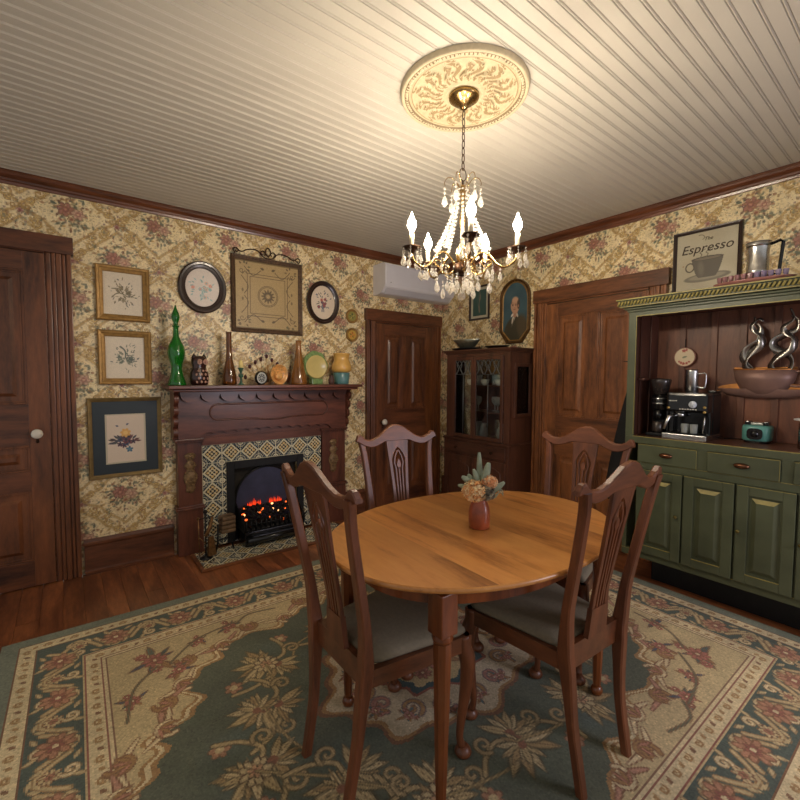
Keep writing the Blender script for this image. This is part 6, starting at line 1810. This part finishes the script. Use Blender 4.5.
ribbon([(-.055, -.05, .13), (-.085, -.05, .18), (-.070, -.055, .24), (-.012, -.06, .30), (-.010, -.055, .355), (-.045, -.05, .385), (-.060, -.05, .42), (-.030, -.045, .455), (-.008, -.045, .44)], [.040, .036, .030, .030, .024, .020, .018, .014, .008], 'steam_curl')
ribbon([(-.040, -.04, .13), (-.060, -.04, .17), (-.095, -.045, .22), (-.075, -.05, .28), (-.020, -.05, .33), (-.022, -.045, .40), (-.045, -.04, .43), (-.050, -.04, .47)], [.030, .030, .030, .030, .026, .020, .014, .006], 'steam_curl')
ribbon([(.055, -.05, .13), (.035, -.05, .18), (.065, -.055, .23), (.125, -.06, .27), (.135, -.055, .33), (.095, -.05, .365), (.085, -.05, .40), (.125, -.045, .44), (.110, -.045, .50)], [.034, .032, .030, .028, .026, .022, .020, .016, .005], 'steam_curl')
ribbon([(.100, -.04, .13), (.125, -.04, .18), (.115, -.045, .23), (.06, -.05, .27), (.045, -.05, .315), (.085, -.045, .35), (.135, -.04, .38), (.140, -.04, .43), (.115, -.04, .46)], [.018, .022, .026, .034, .034, .028, .022, .016, .008], 'steam_curl')
# teal device
t = thing('teal_warmer', 'small teal electric warmer with black round dial on the hutch counter', 'appliance', hloc(.690, 3.185), RB)
teal = plain('teal_plastic', (96, 158, 150), .35, var=.05, coat=.2)
g = G(); n = 32
def sq(a_, b_, z_, p=3.2): return [(a_ * math.copysign(abs(math.cos(t2)) ** (2 / p), math.cos(t2)), b_ * math.copysign(abs(math.sin(t2)) ** (2 / p), math.sin(t2)), z_) for t2 in [2 * PI * k / n for k in range(n)]]
g.loft([sq(.062, .055, .012), sq(.068, .06, .02), sq(.070, .062, .085), sq(.066, .058, .100), sq(.060, .052, .103)], cap=True, smooth=True); g.build('body', teal, t)
g = G(); g.loft([sq(.058, .052, 0), sq(.060, .054, .0115)], cap=True); g.build('base', M['black'], t)
for s9 in (-1, 1):
    g = G(); g.box(s9 * .055, s9 * .03, -.03, .03, .1035, .125, .004); g.build('lid_clip', M['black'], t)
g = G(); g.box(-.029, .029, -.028, .03, .1035, .118, .006); g.build('lid', plain('pale_grey_lid', (170, 176, 168), .3, coat=.3), t)
g = G(); P = [(.036 * math.copysign(abs(math.cos(a)) ** .6, math.cos(a)), .055 + .032 * math.copysign(abs(math.sin(a)) ** .6, math.sin(a))) for a in [2 * PI * k / 28 for k in range(28)]]
g.prism(P, -.068, -.055); g.T = Matrix.Translation((0, -.068, .055)); g.lathe([(.0001, -.010), (.018, -.009), (.020, 0)], axis='y', seg=20); g.build('dial', M['black'], t)
t = thing('canister', 'stainless steel canister with wide flat lid at the far right of the visible hutch counter', 'canister', hloc(.448, 3.10), RB)
g = G(); g.lathe([(.050, 0), (.052, .004), (.052, .145), (.050, .148), (.0001, .149)], seg=28); g.build('body', M['steel'], t)
g = G(); g.lathe([(.060, .150), (.072, .152), (.073, .158), (.060, .162), (.0001, .164)], seg=28); g.build('lid', M['white'], t)
# on top of the hutch
TZ = 1.8535
t = thing('glass_tray', 'oblong pink tray carrying the steel pitcher and pink glasses on the hutch', 'tray', (2.925, .685, TZ), RB)
g = G()
def el(a_, b_, z_): return [(a_ * math.cos(2 * PI * k / 40), b_ * math.sin(2 * PI * k / 40), z_) for k in range(40)]
g.loft([el(.14, .06, 0), el(.155, .07, .004), el(.178, .082, .018), el(.176, .080, .021), el(.152, .068, .009), el(.05, .03, .007)], cap=True, smooth=True)
g.build('body', plain('pink_glass_tray', (190, 128, 120), .12, var=.15, trans=.4, coat=.5), t)
pk = plain('pink_pressed_glass', (214, 160, 162), .08, var=.15, trans=.6, coat=.6); pk2 = plain('lilac_pressed_glass', (190, 170, 206), .08, var=.15, trans=.6, coat=.6)
first = None; GG = 'pressed glass cups on the tray above the hutch'
for k in range(11):
    lx = -.140 + .028 * k; 
    ly = -.052 * math.sqrt(1 - (lx / .175) ** 2)
    if first is None:
        first = thing('glass_cup', 'x', 'glass'); g = G(); g.lathe([(.010, 0), (.011, .003), (.008, .010), (.012, .022), (.0140, .042), (.0125, .042), (.010, .02), (.0001, .014)], seg=8, smooth=False); g.build('cup_body', pk, first); o = first
    else:
        o = copy_tree(first)
        if k > 5:
            c_ = [x for x in o.children][0]; c_.data = c_.data.copy(); c_.data.materials[0] = pk2
    o.location = (2.925 + ly, .685 - lx, TZ + .0105); o.rotation_euler = (0, 0, k)
    tag(o, (['leftmost', 'second', 'third', 'fourth', 'fifth', 'last'][k] + ' pink pressed glass cup along the tray edge, counted from the sign') if k <= 5 else (['first', 'second', 'third', 'fourth', 'last'][k - 6] + ' lilac pressed glass cup along the tray edge, counted from the pink ones'), 'glass', ('pink ' if k <= 5 else 'lilac ') + GG)
t = thing('steel_pitcher', 'steel pitcher with black angular handle on the tray above the hutch', 'pitcher', (2.927, .668, TZ + .0101), RB)
g = G(); g.lathe([(.047, 0), (.052, .003), (.052, .012), (.048, .018), (.048, .05), (.049, .052), (.048, .054), (.046, .15), (.050, .185), (.056, .205), (.054, .205), (.044, .15), (.045, .02), (.0001, .012)], seg=32)
g.loft([[(-.044, -.018, .165), (-.044, .018, .165)], [(-.058, -.013, .19), (-.058, .013, .19)], [(-.078, -.002, .205), (-.078, .002, .205)]], closed_ring=False)
g.build('body', M['steel'], t)
g = G(); g.tube([(.050, 0, .188), (.090, 0, .200), (.101, 0, .190), (.088, 0, .032), (.050, 0, .032)], .0080, 4, smooth=False); g.build('handle', M['black'], t)
# dark cloth hanging on the hutch's side
t = thing('hanging_cloth', 'black apron or cloth hanging from a hook on the hutch side', 'cloth', (3.12, 1.3145, .50))
g = G(); rings = []
for i in range(14):
    u = i / 13; z_ = .90 - .90 * u; w_ = .015 + .135 * u ** .8; dd = .02 + .19 * u ** .6
    ring = []
    for k in range(25):
        v_ = -1 + 2 * k / 24; ring.append((v_ * w_, .004 + dd * (1 + .12 * math.sin(v_ * 9 + u * 2)) * math.sqrt(max(.05, 1 - v_ * v_ * .9)) * (1 if abs(v_) < .99 else .2), z_))
    ring += [(x_, .002, z_2) for x_, y_, z_2 in reversed(ring)]
    rings.append(ring)
g.loft(rings, cap=True, smooth=True); g.build('cloth', plain('black_cloth', (22, 23, 26), .9, var=.2, bump=.3), t)
t2 = thing('coat_hook', 'dark iron hook on the hutch side above the hanging cloth', 'hook', (3.10, 1.3125, 1.408))
g = G(); g.box(-.012, .012, .0, .006, 0, .06, .002); g.prism([(.003, .055), (.135, .062), (.06, .045), (.003, .010)], -.006, .006, plane='yz'); g.build('hook', M['iron'], t2)
